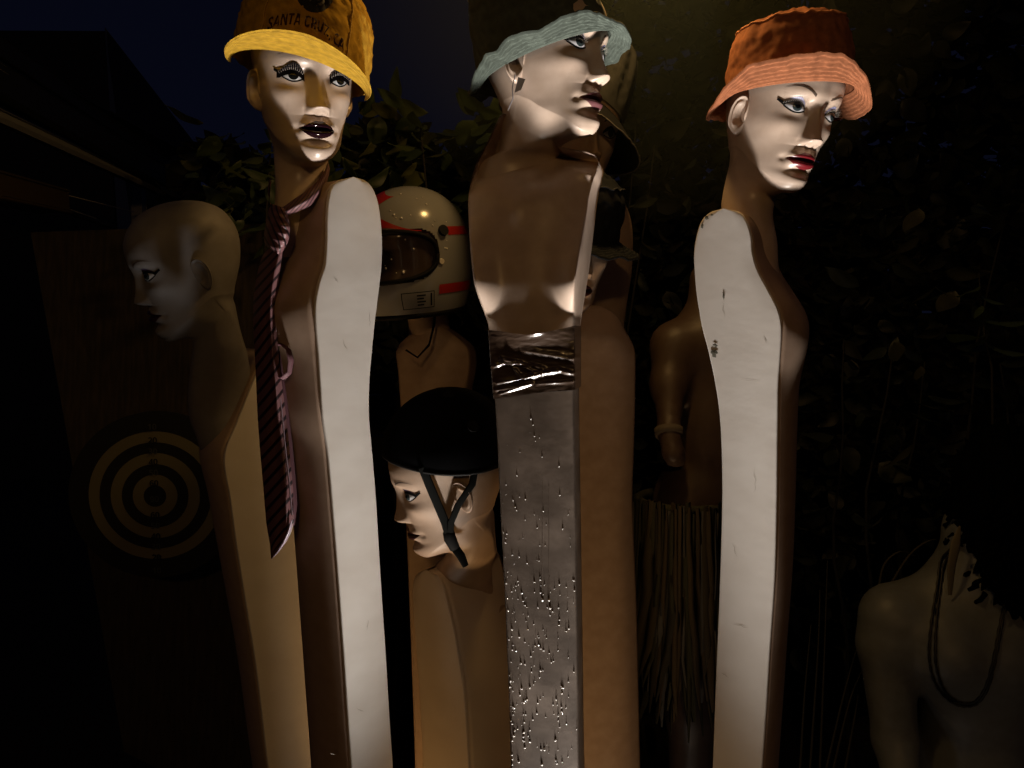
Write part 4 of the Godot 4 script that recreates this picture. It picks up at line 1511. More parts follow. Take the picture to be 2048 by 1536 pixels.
func fig_race() -> void:
	var o := at(865, 760, 1.50)
	var n := Vector3(-0.1, 0, 1).normalized()
	var fig := thing("mannequin", "narrow brown mannequin under the white and red racing helmet", "mannequin", Vector3(o.x, 0, o.z - 0.05), "sliced mannequins standing in the dark")
	front_body(fig, "torso", o, n, [[650, 850, 880], [665, 825, 902], [690, 797, 931], [703, 791, 938], [735, 795, 939], [800, 800, 928], [900, 806, 922], [1536, 830, 930], [2300, 850, 930]], [[650, 0.06], [720, 0.10], [2300, 0.08]],
		func(u, y): return 0.02 * (1.0 - pow(2.0 * u - 1.0, 2.0)), M.skin_dimmed, 70)
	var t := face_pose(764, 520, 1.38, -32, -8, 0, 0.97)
	head(fig, t, neck_base(at(862, 780, 1.545), -20, 1.0, 0.9), M.skin_dimmed, {"lips": M.lips_dark, "shadow": M.smoky})
	var ht := t * Transform3D(Basis(Vector3.UP, 0.0), Vector3(0, 0.012, -0.004))
	var hel := thing("racing_helmet", "white full face racing helmet with red flashes and a dark visor", "helmet", ht.origin)
	var hp := func(a: float, y: float, lift: float) -> Vector3:
		# a: angle from the front, y: height
		var s := sin(a)
		var c := cos(a)
		var v := clampf(y / (0.128 if y > 0.0 else 0.20), -1.0, 1.0)
		var k := pow(maxf(0.0, 1.0 - pow(absf(v), 2.3)), 0.5)
		var zf := 0.132 + 0.016 * sst(-0.02, -0.09, y) - 0.006 * sst(0.03, 0.0, y) * sst(-0.06, -0.03, y)
		return Vector3(s * (0.110 * k + lift), y, (c * (zf if c > 0.0 else 0.130) * k if true else 0.0) + c * lift)
	var inside := func(a: float, y: float) -> bool:
		var w := 1.18 - 0.10 * sst(0.0, -0.05, y)
		var q := Vector2(maxf(absf(a) - (w - 0.30), 0.0) / 0.30, maxf(absf(y + 0.008) - 0.022, 0.0) / 0.026)
		return q.length() < 1.0
	var na := 200
	var ny := 90
	var p := PackedVector3Array()
	var vp := PackedVector3Array()
	for r in ny:
		var y := lerpf(-0.122, 0.128, 1.0 - pow(1.0 - r / float(ny - 1), 1.6)) if r > 40 else lerpf(-0.122, lerpf(-0.122, 0.128, 1.0 - pow(1.0 - 41.0 / (ny - 1), 1.6)), r / 41.0)
		for c in na:
			var a := TAU * c / na - PI
			p.append(ht * (hp.call(a, y, 0.0) as Vector3))
			vp.append(ht * (hp.call(a, y, -0.005) as Vector3))
	var ix := PackedInt32Array()
	var vx := PackedInt32Array()
	for r in ny - 1:
		var y: float = (ht.affine_inverse() * p[r * na]).y
		for c in na:
			var a := TAU * (c + 0.5) / na - PI
			var i0 := r * na + c
			var i1 := r * na + (c + 1) % na
			var q := [i0, i1, i0 + na, i1, i1 + na, i0 + na]
			if inside.call(a, y + 0.001): vx.append_array(q)
			else:
				ix.append_array(q)
				if absf(a) < 1.3 and y < 0.06: vx.append_array(q)
	part("shell", index_mesh(p, ix), M.white_shell, hel)
	part("visor", index_mesh(vp, vx), M.visor, hel)
	var gas := []
	for i in 61:
		var th := TAU * i / 60.0
		var cx := signf(cos(th)) * pow(absf(cos(th)), 0.6)
		var sy := signf(sin(th)) * pow(absf(sin(th)), 0.7)
		gas.append(ht * (hp.call(cx * (1.16 - 0.05 * sst(0, -0.05, sy * 0.05)), -0.008 + sy * 0.047, 0.001) as Vector3))
	part("visor_gasket", tube(gas, 0.0045, 6), M.black_rubber, hel)
	var band := func(called: String, a0: float, a1: float, top: Callable, low: Callable, m: Material, lift := 0.0012) -> void:
		var q := PackedVector3Array()
		for j in 14:
			for i in 30:
				var a := lerpf(a0, a1, i / 29.0)
				q.append(ht * (hp.call(a, lerpf(low.call(a), top.call(a), j / 13.0), lift) as Vector3))
		part(called, grid_mesh(q, 30, 14), m, hel)
	band.call("red_flash", -0.75, 0.42, func(a): return 0.119 - 0.014 * sst(-0.3, 0.42, a), func(a): return 0.088 + 0.016 * sst(0.0, 0.42, a), M.red_shell)
	band.call("red_flash", -0.7, 0.95, func(a): return 0.078 - 0.040 * sst(-0.2, 0.95, a), func(a): return 0.046 - 0.010 * sst(0.3, 0.95, a), M.red_shell)
	band.call("red_flash", 1.42, 2.4, func(a): return 0.042, func(a): return 0.026, M.red_shell)
	band.call("red_flash", 1.20, 2.5, func(a): return -0.066, func(a): return -0.084, M.red_shell)
	band.call("red_flash", -2.4, -1.3, func(a): return -0.066, func(a): return -0.084, M.red_shell)
	band.call("label_border", 0.58, 1.12, func(a): return -0.076, func(a): return -0.108, M.black_rubber, 0.0008)
	band.call("label", 0.595, 1.105, func(a): return -0.0775, func(a): return -0.1065, M.white_shell, 0.0016)
	for i in 4:
		band.call("label_line", 0.83, 0.97 - 0.03 * (i % 2), func(a): return -0.0815 - 0.006 * i, func(a): return -0.0842 - 0.006 * i, M.black_rubber, 0.0022)
	band.call("label_bar", 1.05, 1.075, func(a): return -0.080, func(a): return -0.104, M.black_rubber, 0.0022)
	var edge := []
	for c in 81: edge.append(ht * ((hp.call(TAU * c / 80.0, -0.121, -0.003) as Vector3)))
	part("rim", tube(edge, 0.006, 8), M.black_rubber, hel)
	var bolt: Vector3 = ht * (hp.call(1.32, 0.034, 0.0) as Vector3)
	part("bolt", disc(bolt, (bolt - ht.origin).normalized(), 0.010, 0.006, 20), M.black_rubber, hel)
	var screw: Vector3 = ht * (hp.call(1.22, -0.022, 0.0) as Vector3)
	part("bolt", disc(screw, (screw - ht.origin).normalized(), 0.005, 0.004, 16), M.aluminium, hel)
	rng.seed = 12
	var beads := []
	for i in 26:
		var a := rng.randf_range(0.2, 1.5)
		var y := rng.randf_range(-0.05, 0.11)
		var q: Vector3 = ht * (hp.call(a, y, 0.0005 if not inside.call(a, y) else -0.004) as Vector3)
		beads.append([q, (q - ht.origin).normalized(), rng.randf_range(0.0008, 0.0022), 1.2])
	tag(part("water_droplets", droplet_mesh(beads), M.water_glint, hel), "", "", "", "stuff")
	# chin strap
	var st := []
	for q in [[872, 600, 1.42], [868, 650, 1.42], [858, 690, 1.41], [835, 715, 1.40], [812, 700, 1.40]]: st.append(at(q[0], q[1], q[2]))
	part("strap", tube(st, 0.0065, 8, 0.3, n), M.strap, hel)

func fig_dark_bucket() -> void:
	var o := at(1200, 800, 1.32)
	var n := Vector3(0.08, 0, 1).normalized()
	var fig := thing("mannequin", "brown mannequin half hidden behind the taped one, its eyes under a dark hat", "mannequin", Vector3(o.x, 0, o.z - 0.05), "sliced mannequins standing in the dark")
	front_body(fig, "torso", o, n, [[612, 1150, 1200], [622, 1130, 1222], [640, 1112, 1240], [660, 1102, 1250], [682, 1098, 1263], [705, 1095, 1270], [760, 1095, 1271], [900, 1100, 1268], [1000, 1100, 1265], [1200, 1105, 1273], [1536, 1112, 1281], [2700, 1130, 1310]],
		[[612, 0.06], [700, 0.12], [2700, 0.10]], func(u, y): return 0.022 * (1.0 - pow(2.0 * u - 1.0, 4.0)) * sst(600, 680, y), M.skin_part_dimmed)
	var t := face_pose(1178, 500, 1.25, 16, -10, 3)
	head(fig, t, neck_base(at(1178, 760, 1.38), 10, 1.0, 0.9), M.skin, {"lips": M.lips_dark})
	var ht := t * Transform3D(Basis(Vector3.RIGHT, deg_to_rad(8)) * Basis(Vector3.BACK, deg_to_rad(-4)), Vector3(0.004, 0.026, -0.004))
	bucket_hat("dark navy bucket hat pulled over the eyes of the half hidden mannequin", ht, Vector2(0.0800, 0.0990), 0.090, 0.044, 0.022, 0.75, M.navy_cloth, M.navy_thread, 51)

func fig_witch() -> void:
	var o := at(1220, 500, 1.52)
	var n := Vector3(0.2, 0, 1).normalized()
	var fig := thing("mannequin", "brown mannequin peering from behind the profile, under a wide brimmed hat", "mannequin", Vector3(o.x, 0, o.z - 0.05), "sliced mannequins standing in the dark")
	front_body(fig, "torso", o, n, [[404, 1222, 1242], [408, 1206, 1249], [418, 1194, 1255], [440, 1180, 1262], [475, 1168, 1266], [540, 1165, 1264], [620, 1162, 1252], [700, 1162, 1244], [1536, 1170, 1236], [2400, 1180, 1240]],
		[[404, 0.06], [500, 0.11], [2400, 0.09]], func(u, y): return 0.018 * (1.0 - pow(2.0 * u - 1.0, 4.0)), M.skin_dimmed, 80)
	var t := face_pose(1197, 260, 1.33, 18, -8, 4)
	head(fig, t, neck_base(at(1205, 510, 1.56), 10, 1.0, 0.9), M.skin, {"lips": M.lips_dark, "shadow": M.smoky})
	# wide hat: a brim dropping to the right, a creased pale crown
	var ht := t * Transform3D(Basis(Vector3.BACK, deg_to_rad(-22)) * Basis(Vector3.RIGHT, deg_to_rad(-4)), Vector3(0, 0.046, -0.012))
	var hat := thing("brimmed_hat", "wide brimmed hat with a creased grey crown behind the taped mannequin's nose", "hat", ht.origin)
	var nz := fbm(61, 6.0, 3)
	var p := PackedVector3Array()
	for layer in 2:
		for r in 26:
			var v := r / 25.0
			if layer: v = 1.0 - v
			for c in 110:
				var a := TAU * c / 110.0
				var rr := lerpf(0.08, 0.145, v)
				var q := Vector3(sin(a) * rr, -0.05 * v + 0.003 * nz.get_noise_2d(sin(a) * 2.0, cos(a) * 2.0) * v + (0.0016 if layer == 0 else -0.0016) * sqrt(1.0 - pow(v, 20.0)), cos(a) * rr * 1.08)
				p.append(ht * q)
	part("brim", grid_mesh(p, 110, 52, true), M.black_cloth, hat)
	var edge := []
	for c in 111: edge.append(p[25 * 110 + c % 110])
	part("brim_edge", tube(edge, 0.0015, 6), M.raffia_4, hat)
	var cr := PackedVector3Array()
	for r in 40:
		var v := r / 39.0
		for c in 110:
			var a := TAU * c / 110.0
			var k := (1.0 - 0.30 * v) * pow(maxf(0.0, 1.0 - pow(v, 7.0)), 0.5)
			var w := 0.003 * sin(a * 13.0 + 2.0 * nz.get_noise_2d(a, v)) * sst(0, 0.2, v) * sst(1.0, 0.8, v)
			cr.append(ht * Vector3(sin(a) * (0.085 * k + w), 0.155 * v, cos(a) * (0.103 * k + w)))
	part("crown", grid_mesh(cr, 110, 40, true), M.grey_felt, hat)

func fig_hula() -> void:
	var o := at(1365, 800, 1.62)
	var fig := thing("mannequin", "dim brown mannequin with a grass skirt, behind the white panel on the right", "mannequin", Vector3(o.x, 0, o.z))
	var d := 1.62
	var k := d / FOCAL
	bones.clear()
	var sh := at(1348, 692, d)
	bone(at(1420, 560, d + 0.03), at(1420, 660, d + 0.03), 0.045, 0.052, 0.04)
	bone(at(1425, 700, d + 0.03), at(1420, 860, d + 0.03), 0.085, 0.075, 0.06)
	bone(at(1420, 860, d + 0.03), at(1400, 1010, d + 0.03), 0.075, 0.098, 0.06)
	bone(sh, at(1430, 680, d + 0.03), 0.047, 0.06, 0.05)
	bone(sh, at(1338, 770, d - 0.03), 0.046, 0.040, 0.03)
	bone(at(1338, 770, d - 0.03), at(1338, 862, d - 0.08), 0.038, 0.022, 0.02)
	bone(at(1338, 862, d - 0.08), at(1345, 905, d - 0.09), 0.020, 0.024, 0.02, 1.0)
	for i in 4:
		var c := at(1338 + i * 7, 908, d - 0.092)
		bone(c, at(1340 + i * 8, 925 + (6 if i in [1, 2] else 0), d - 0.085), 0.0085, 0.008, 0.006)
	bone(at(1345, 895, d - 0.09), at(1368, 905, d - 0.08), 0.009, 0.008, 0.008)
	bone(at(1385, 1000, d + 0.02), at(1385, 1420, d + 0.02), 0.075, 0.055, 0.04)
	bone(at(1385, 1420, d + 0.02), at(1385, 2050, d + 0.02), 0.055, 0.040, 0.03)
	var lo := at(1260, 2150, d + 0.2)
	lo = Vector3(o.x - 0.16, 0.0, o.z - 0.16)
	part("body", net(lo, Vector3(o.x + 0.24, 1.80, o.z + 0.18), 0.011), M.skin_dark, fig)
	part("cuff", tube([at(1337, 858, d - 0.075), at(1338, 872, d - 0.082)], [0.030, 0.029], 16), M.cuff, fig)
	# raffia strips
	var skirt := thing("grass_skirt", "raffia grass skirt of dull green and straw strips", "skirt", at(1350, 985, d))
	rng.seed = 31
	var c0 := at(1366, 1000, d + 0.02)
	part("waistband", tube(range(25).map(func(i): return c0 + Vector3(sin(TAU * i / 24) * 0.098, 0, cos(TAU * i / 24) * 0.098)), 0.010, 8), M.raffia_1, skirt)
	for i in 120:
		var a := rng.randf_range(-2.2, 2.2)
		var len := rng.randf_range(0.36, 0.47)
		var r0 := 0.100 + rng.randf_range(-0.008, 0.014)
		var top := c0 + Vector3(sin(a) * r0, rng.randf_range(-0.005, 0.02), cos(a) * r0)
		var outw := Vector3(sin(a), 0, cos(a))
		var ctr := []
		var sway := rng.randf_range(-0.03, 0.03)
		for j in 7:
			var t := j / 6.0
			ctr.append(top + outw * (0.012 + 0.035 * t * t + rng.randf_range(-0.004, 0.004)) + Vector3(cos(a), 0, -sin(a)) * sway * t * t - Vector3(0, len * t, 0))
		var w := rng.randf_range(0.004, 0.013)
		for j in range(1, 7): ctr[j] += Vector3(rng.randf_range(-1, 1), 0, rng.randf_range(-1, 1)) * 0.007 * j / 6.0
		part("raffia_strip", tube(ctr, [w * 0.5, w * 0.8, w, w, w * 1.1, w, w * 0.3], 4, 0.12, Vector3(cos(a), 0, -sin(a) + rng.randf_range(-0.6, 0.6))), M["raffia_%d" % rng.randi_range(0, 4)], skirt)

func fig_necklace() -> void:
	var d := 1.55
	bones.clear()
	bone(at(1950, 1060, d), at(1948, 1160, d), 0.062, 0.066, 0.05)
	bone(at(1948, 1180, d + 0.02), at(1790, 1222, d + 0.02), 0.060, 0.058, 0.07)
	bone(at(1948, 1180, d + 0.02), at(2110, 1222, d + 0.02), 0.060, 0.058, 0.07)
	bone(at(1885, 1290, d + 0.0), at(2015, 1290, d + 0.0), 0.105, 0.105, 0.05)
	bone(at(1900, 1310, d - 0.060), at(1890, 1290, d - 0.045), 0.058, 0.062, 0.035)
	bone(at(2000, 1310, d - 0.060), at(2010, 1290, d - 0.045), 0.058, 0.062, 0.035)
	bone(at(1950, 1330, d + 0.02), at(1950, 1560, d + 0.02), 0.118, 0.098, 0.06)
	bone(at(1950, 1560, d + 0.02), at(1950, 1720, d + 0.02), 0.105, 0.115, 0.06)
	bone(at(1778, 1240, d), at(1772, 1290, d), 0.058, 0.056, 0.035)
	bone(at(1772, 1290, d), at(1790, 1480, d - 0.01), 0.054, 0.043, 0.02)
	bone(at(1790, 1480, d - 0.01), at(1815, 1640, d - 0.10), 0.042, 0.030, 0.02)
	bone(at(2122, 1240, d), at(2128, 1290, d), 0.058, 0.056, 0.035)
	bone(at(2128, 1290, d), at(2110, 1480, d - 0.01), 0.054, 0.043, 0.02)
	var c := at(1950, 1350, d)
	var fig := thing("mannequin", "grey muscular mannequin torso with a cord necklace, lower right", "mannequin", Vector3(c.x, 0, c.z + 0.02))
	part("torso", net(c + Vector3(-0.36, -0.40, -0.22), c + Vector3(0.36, 0.33, 0.22), 0.0105), M.skin_grey, fig)
	part("stand", tube([Vector3(c.x, 0.0, c.z + 0.0), Vector3(c.x, c.y - 0.36, c.z)], 0.02, 12), M.dark_paint, fig)
	part("stand_foot", disc(Vector3(c.x, 0.003, c.z), Vector3.UP, 0.15, 0.012), M.dark_paint, fig)
	# two strands of cord following the chest
	var nk := thing("necklace", "black double cord necklace on the grey torso's chest", "necklace", at(1935, 1400, d - 0.1))
	for s in [[[1902, 1098], [1882, 1120], [1876, 1160], [1868, 1210], [1861, 1260], [1858, 1310], [1864, 1350], [1882, 1385], [1910, 1408], [1935, 1413], [1958, 1404], [1978, 1370], [1993, 1310], [2002, 1260], [2012, 1200], [2010, 1130]], [[1906, 1100], [1888, 1130], [1880, 1180], [1874, 1230], [1871, 1280], [1872, 1330], [1884, 1372], [1905, 1398], [1932, 1408], [1955, 1400], [1975, 1366], [1990, 1306], [1999, 1256], [2009, 1200], [2007, 1130]]]:
		var pts := []
		for i in 90:
			var t: float = i / 89.0 * (s.size() - 1)
			var j := mini(int(t), s.size() - 2)
			var q: Vector2 = Vector2(s[j][0], s[j][1]).cubic_interpolate(Vector2(s[j + 1][0], s[j + 1][1]), Vector2(s[maxi(j - 1, 0)][0], s[maxi(j - 1, 0)][1]), Vector2(s[mini(j + 2, s.size() - 1)][0], s[mini(j + 2, s.size() - 1)][1]), t - j)
			pts.append(march(q.x, q.y) - ray(q.x, q.y) * 0.004)
		part("cord", tube(pts, range(90).map(func(i): return 0.0024 + 0.0007 * sin(i * 2.1)), 8), M.necklace_cord, nk)
	# long black wig falling over the neck
	var wig := thing("wig", "long black curly wig over the grey torso's neck", "wig", at(2010, 1050, d - 0.03))
	rng.seed = 70
	var nz := fbm(71, 9.0, 4)
	var p := PackedVector3Array()
	for r in 50:
		for q in 80:
			var th := PI * r / 49.0
			var a := TAU * q / 80
			var dir := Vector3(sin(th) * sin(a), cos(th), sin(th) * cos(a))
			var k := 1.0 + 0.22 * nz.get_noise_3dv(dir * 0.9) + 0.14 * nz.get_noise_3dv(dir * 2.6)
			p.append(at(2008, 1055, d - 0.02) + dir * Vector3(0.094, 0.205, 0.125) * k)
	part("hair", grid_mesh(p, 80, 50, true), M.hair_black, wig)
	for i in 90:
		var a := rng.randf_range(-1.7, 1.7)
		var y := rng.randf_range(-0.19, 0.15)
		var w := sqrt(maxf(0.05, 1.0 - pow(y / 0.215, 2.0)))
		var b := at(2008, 1055, d - 0.02) + Vector3(sin(a) * 0.091 * w, y * 0.9, cos(a) * 0.116 * w)
		var ou := Vector3(sin(a), 0, cos(a))
		var ph := rng.randf() * TAU
		var pts := []
		for j in 8:
			pts.append(b + ou * (0.012 + 0.010 * sin(ph + j * 1.4)) + Vector3(cos(a), 0, -sin(a)) * 0.009 * cos(ph + j * 1.4) - Vector3(0, j * 0.009, 0))
		part("curl", tube(pts, [0.002, 0.005, 0.006, 0.006, 0.006, 0.005, 0.004, 0.001], 6), M.hair_black, wig)
	part("pale_neck_strip", tube([at(1900, 1190, d - 0.06), at(1903, 1130, d - 0.07), at(1912, 1085, d - 0.07), at(1920, 1052, d - 0.065)], [0.004, 0.009, 0.010, 0.002], 8, 0.25, Vector3(1, 0, 0)), M.pale_neck_strip, wig)  # pale strip standing for the side of the neck

# ---------------------------------------------------------------- dartboard, boards, awning, building
func backdrop() -> void:
	var d := 2.0
	var c := at(312, 991, d)
	var n := Vector3(0.08, 0.0, 1.0).normalized()
	var bull := thing("dartboard", "round black and cream target board with numbered rings on the left", "dartboard", c)
	part("backing", disc(c - n * 0.03, n, 168.0 / FOCAL * d, 0.029, 64), M.target_black, bull)
	for i in 6:
		var r: float = [129.0, 107.5, 86.0, 64.0, 43.0, 21.5][i] / FOCAL * d
		part("ring", disc(c - n * 0.002, n, r, 0.002 + 0.0012 * (i + 1), 64), M.target_cream if i % 2 == 0 else M.target_black, bull)
	var u := Vector3.UP.cross(n).normalized()
	var v := n.cross(u)
	for sgn in [1.0, -1.0]:
		for i in 7:
			var r: float = [145.0, 118.0, 96.0, 75.0, 53.5, 32.0, 10.0][i] / FOCAL * d * sgn
			if i == 6 and sgn < 0.0: continue
			var tx := text_mesh(["10", "20", "30", "40", "50", "60", "90"][i], 0.016)
			var q := PackedVector3Array()
			for p in tx: q.append(c + n * 0.011 + u * p.x + v * (p.y + (r if i < 6 else 0.0) - 0.008))
			part("numeral", flat_mesh(q), M.target_digits if i % 2 == 0 else M.target_black, bull)
	# plywood sheet leaning behind the bald mannequin
	var sh := thing("plywood_sheet", "brown plywood sheet leaning behind the bald mannequin", "board", at(300, 900, 2.35))
	var pl := [at(64, 466, 2.30), at(560, 448, 2.40), at(640, 1700, 2.34), at(250, 1500, 2.24)]
	var nn: Vector3 = (pl[1] - pl[0]).cross(pl[2] - pl[0]).normalized()
	if nn.z < 0.0: nn = -nn
	var t := PackedVector3Array()
	quad(t, pl[0] + nn * 0.009, pl[1] + nn * 0.009, pl[2] + nn * 0.009, pl[3] + nn * 0.009)
	quad(t, pl[0] - nn * 0.009, pl[3] - nn * 0.009, pl[2] - nn * 0.009, pl[1] - nn * 0.009)
	for i in 4:
		quad(t, pl[i] - nn * 0.009, pl[(i + 1) % 4] - nn * 0.009, pl[(i + 1) % 4] + nn * 0.009, pl[i] + nn * 0.009)
	part("sheet", flat_mesh(t), M.plywood, sh)
	# awning
	var aw := thing("awning", "dark metal awning with bright edge strips reaching over from the left", "awning", at(275, 520, 3.4) * Vector3(1, 0, 1))
	part("roof_beam", beam(at(-160, 70, 1.72), at(362, 376, 3.5), Vector3.RIGHT, 0.05, 0.09), M.dark_paint, aw)
	part("edge_strip", beam(at(-160, 35, 1.70), at(360, 364, 3.49), Vector3.RIGHT, 0.020, 0.022, 0.002), M.aluminium, aw)
	part("roof_beam", beam(at(-120, 20, 2.0), at(345, 334, 3.8), Vector3.RIGHT, 0.05, 0.07), M.dark_paint, aw)
	part("edge_strip", beam(at(-120, -6, 2.0), at(345, 324, 3.8), Vector3.RIGHT, 0.006, 0.005, 0.001), M.aluminium, aw)
	part("gutter", beam(at(-120, 178, 1.9), at(342, 390, 3.45), Vector3.RIGHT, 0.05, 0.045, 0.012), M.grey_paint, aw)
	part("roof_sheet", beam(at(-340, 20, 2.0), at(300, 318, 3.8), Vector3.RIGHT, 0.5, 0.008, 0.001), M.dark_paint, aw)
	part("post", beam(at(276, 366, 3.5) * Vector3(1, 0, 1), at(276, 366, 3.5), Vector3.RIGHT, 0.055, 0.055), M.grey_paint, aw)
	part("lower_rail", beam(at(-120, 332, 2.1), at(228, 452, 3.4), Vector3.RIGHT, 0.02, 0.03), M.dark_paint, aw)
	part("edge_strip", beam(at(-120, 326, 2.1), at(268, 424, 3.4), Vector3.RIGHT, 0.004, 0.004, 0.001), M.aluminium, aw)
	part("edge_strip", beam(at(140, 420, 2.9), at(222, 448, 3.4), Vector3.RIGHT, 0.014, 0.006, 0.001), M.grey_paint, aw)
	var bx := thing("metal_box", "metal box with a gold reflection in its colour fixed under the awning at the left edge", "box", at(55, 390, 2.3))
	part("case", beam(at(-40, 368, 2.05), at(112, 404, 2.5), Vector3.RIGHT, 0.10, 0.085, 0.008), M.gold_lit_metal, bx)
	part("trim", beam(at(-40, 392, 2.03), at(112, 424, 2.48), Vector3.RIGHT, 0.11, 0.012, 0.003), M.gold_lit_metal, bx)
	# neighbouring house
	var hs := thing("house", "unlit gabled house beyond the awning on the left", "house", at(250, 600, 7.5) * Vector3(1, 0, 1))
	var hd := 7.5
	var a := at(-200, 60, hd)
	var b := at(215, 62, hd)
	var e := at(400, 300, hd + 2.5)
	var w := PackedVector3Array()
	quad(w, a * Vector3(1, 0, 1), b * Vector3(1, 0, 1), b, a)
	quad(w, b * Vector3(1, 0, 1), e * Vector3(1, 0, 1), e, b)
	part("wall", flat_mesh(w), M.wall_render, hs)
	var rf := PackedVector3Array()
	quad(rf, b + Vector3(0, 0.02, 0.05), e + Vector3(0, 0.02, 0.05), e + Vector3(-0.3, -1.6, 0.12), b + Vector3(0.1, -2.3, 0.12))
	part("roof", flat_mesh(rf), M.roof_tile, hs)
	# board fence along the back
	var fn := thing("fence", "dark horizontal board fence behind all the mannequins", "fence", Vector3(0.2, 0, -2.9))
	for i in 13:
		var y := 0.09 + i * 0.162
		var m := beam(Vector3(-1.35, y, -2.9), Vector3(3.2, y, -2.9), Vector3.BACK, 0.024, 0.152, 0.004)
		part("board", m, M.dark_wood, fn)
	for i in 5:
		part("post", beam(Vector3(-1.3 + i * 1.1, 0, -2.96), Vector3(-1.3 + i * 1.1, 2.2, -2.96), Vector3.RIGHT, 0.09, 0.09), M.dark_wood, fn)

# ---------------------------------------------------------------- leaves
func leaf_mesh(kind: int) -> ArrayMesh:
	var p := PackedVector3Array()
	var nu := 5
	var nv := 9
	for j in nv:
		var v := j / float(nv - 1)
		var w: float = [0.30, 0.22, 0.40][kind] * pow(sin(PI * pow(v, [0.72, 0.8, 0.62][kind])), 0.85)
		for i in nu:
			var u := i / float(nu - 1) * 2.0 - 1.0
			p.append(Vector3(u * w, -0.16 * v * v + 0.10 * absf(u) * w * 2.2 + 0.02 * sin(v * 9.0 + u * 2.0), v))
	return grid_mesh(p, nu, nv)

func leaf_turn(out: Vector3, roll: float) -> Basis:
	var z := out.normalized()
	var x := z.cross(Vector3.UP if absf(z.y) < 0.95 else Vector3.RIGHT).normalized()
	return Basis(x, z.cross(x), z).rotated(z, roll)

func bush(called: String, label: String, count: int, place: Callable, size: Vector2, kinds: Array, foot: Vector3, meshes: Array, stems := 6, tone := "leaf_") -> void:
	var b := thing(called, label, "plant", foot)
	var pts := []
	for i in count:
		var c: Vector3 = place.call()
		pts.append(c)
		var m := MeshInstance3D.new()
		m.name = "leaf"
		m.mesh = meshes[kinds[i % kinds.size()]]
		m.material_override = M[tone + str(rng.randi_range(0, 3))]
		var out := Vector3(rng.randf_range(-1, 1), rng.randf_range(-0.9, 0.5), rng.randf_range(-0.3, 1.0))
		m.transform = Transform3D(leaf_turn(out, rng.randf_range(-0.9, 0.9)).scaled(Vector3.ONE * rng.randf_range(size.x, size.y)), c - foot)
		b.add_child(m, true)
	for i in stems:
		var q: Vector3 = pts[rng.randi_range(0, pts.size() - 1)]
		var g := Vector3(lerpf(foot.x, q.x, 0.6), 0.0, q.z - 0.05)
		var bend := Vector3(rng.randf_range(-0.12, 0.12), 0, rng.randf_range(-0.05, 0.05))
		var pth := []
		for j in 12:
			var t := j / 11.0
			pth.append(g.lerp(q, t) + bend * sin(PI * t) + Vector3(0.014 * sin(t * 15.0 + i), 0, 0.012 * cos(t * 13.0 + i)) * sin(PI * t))
		part("stem", tube(pth, range(12).map(func(j): return 0.008 - 0.0055 * j / 11.0), 6), M.stem, b)

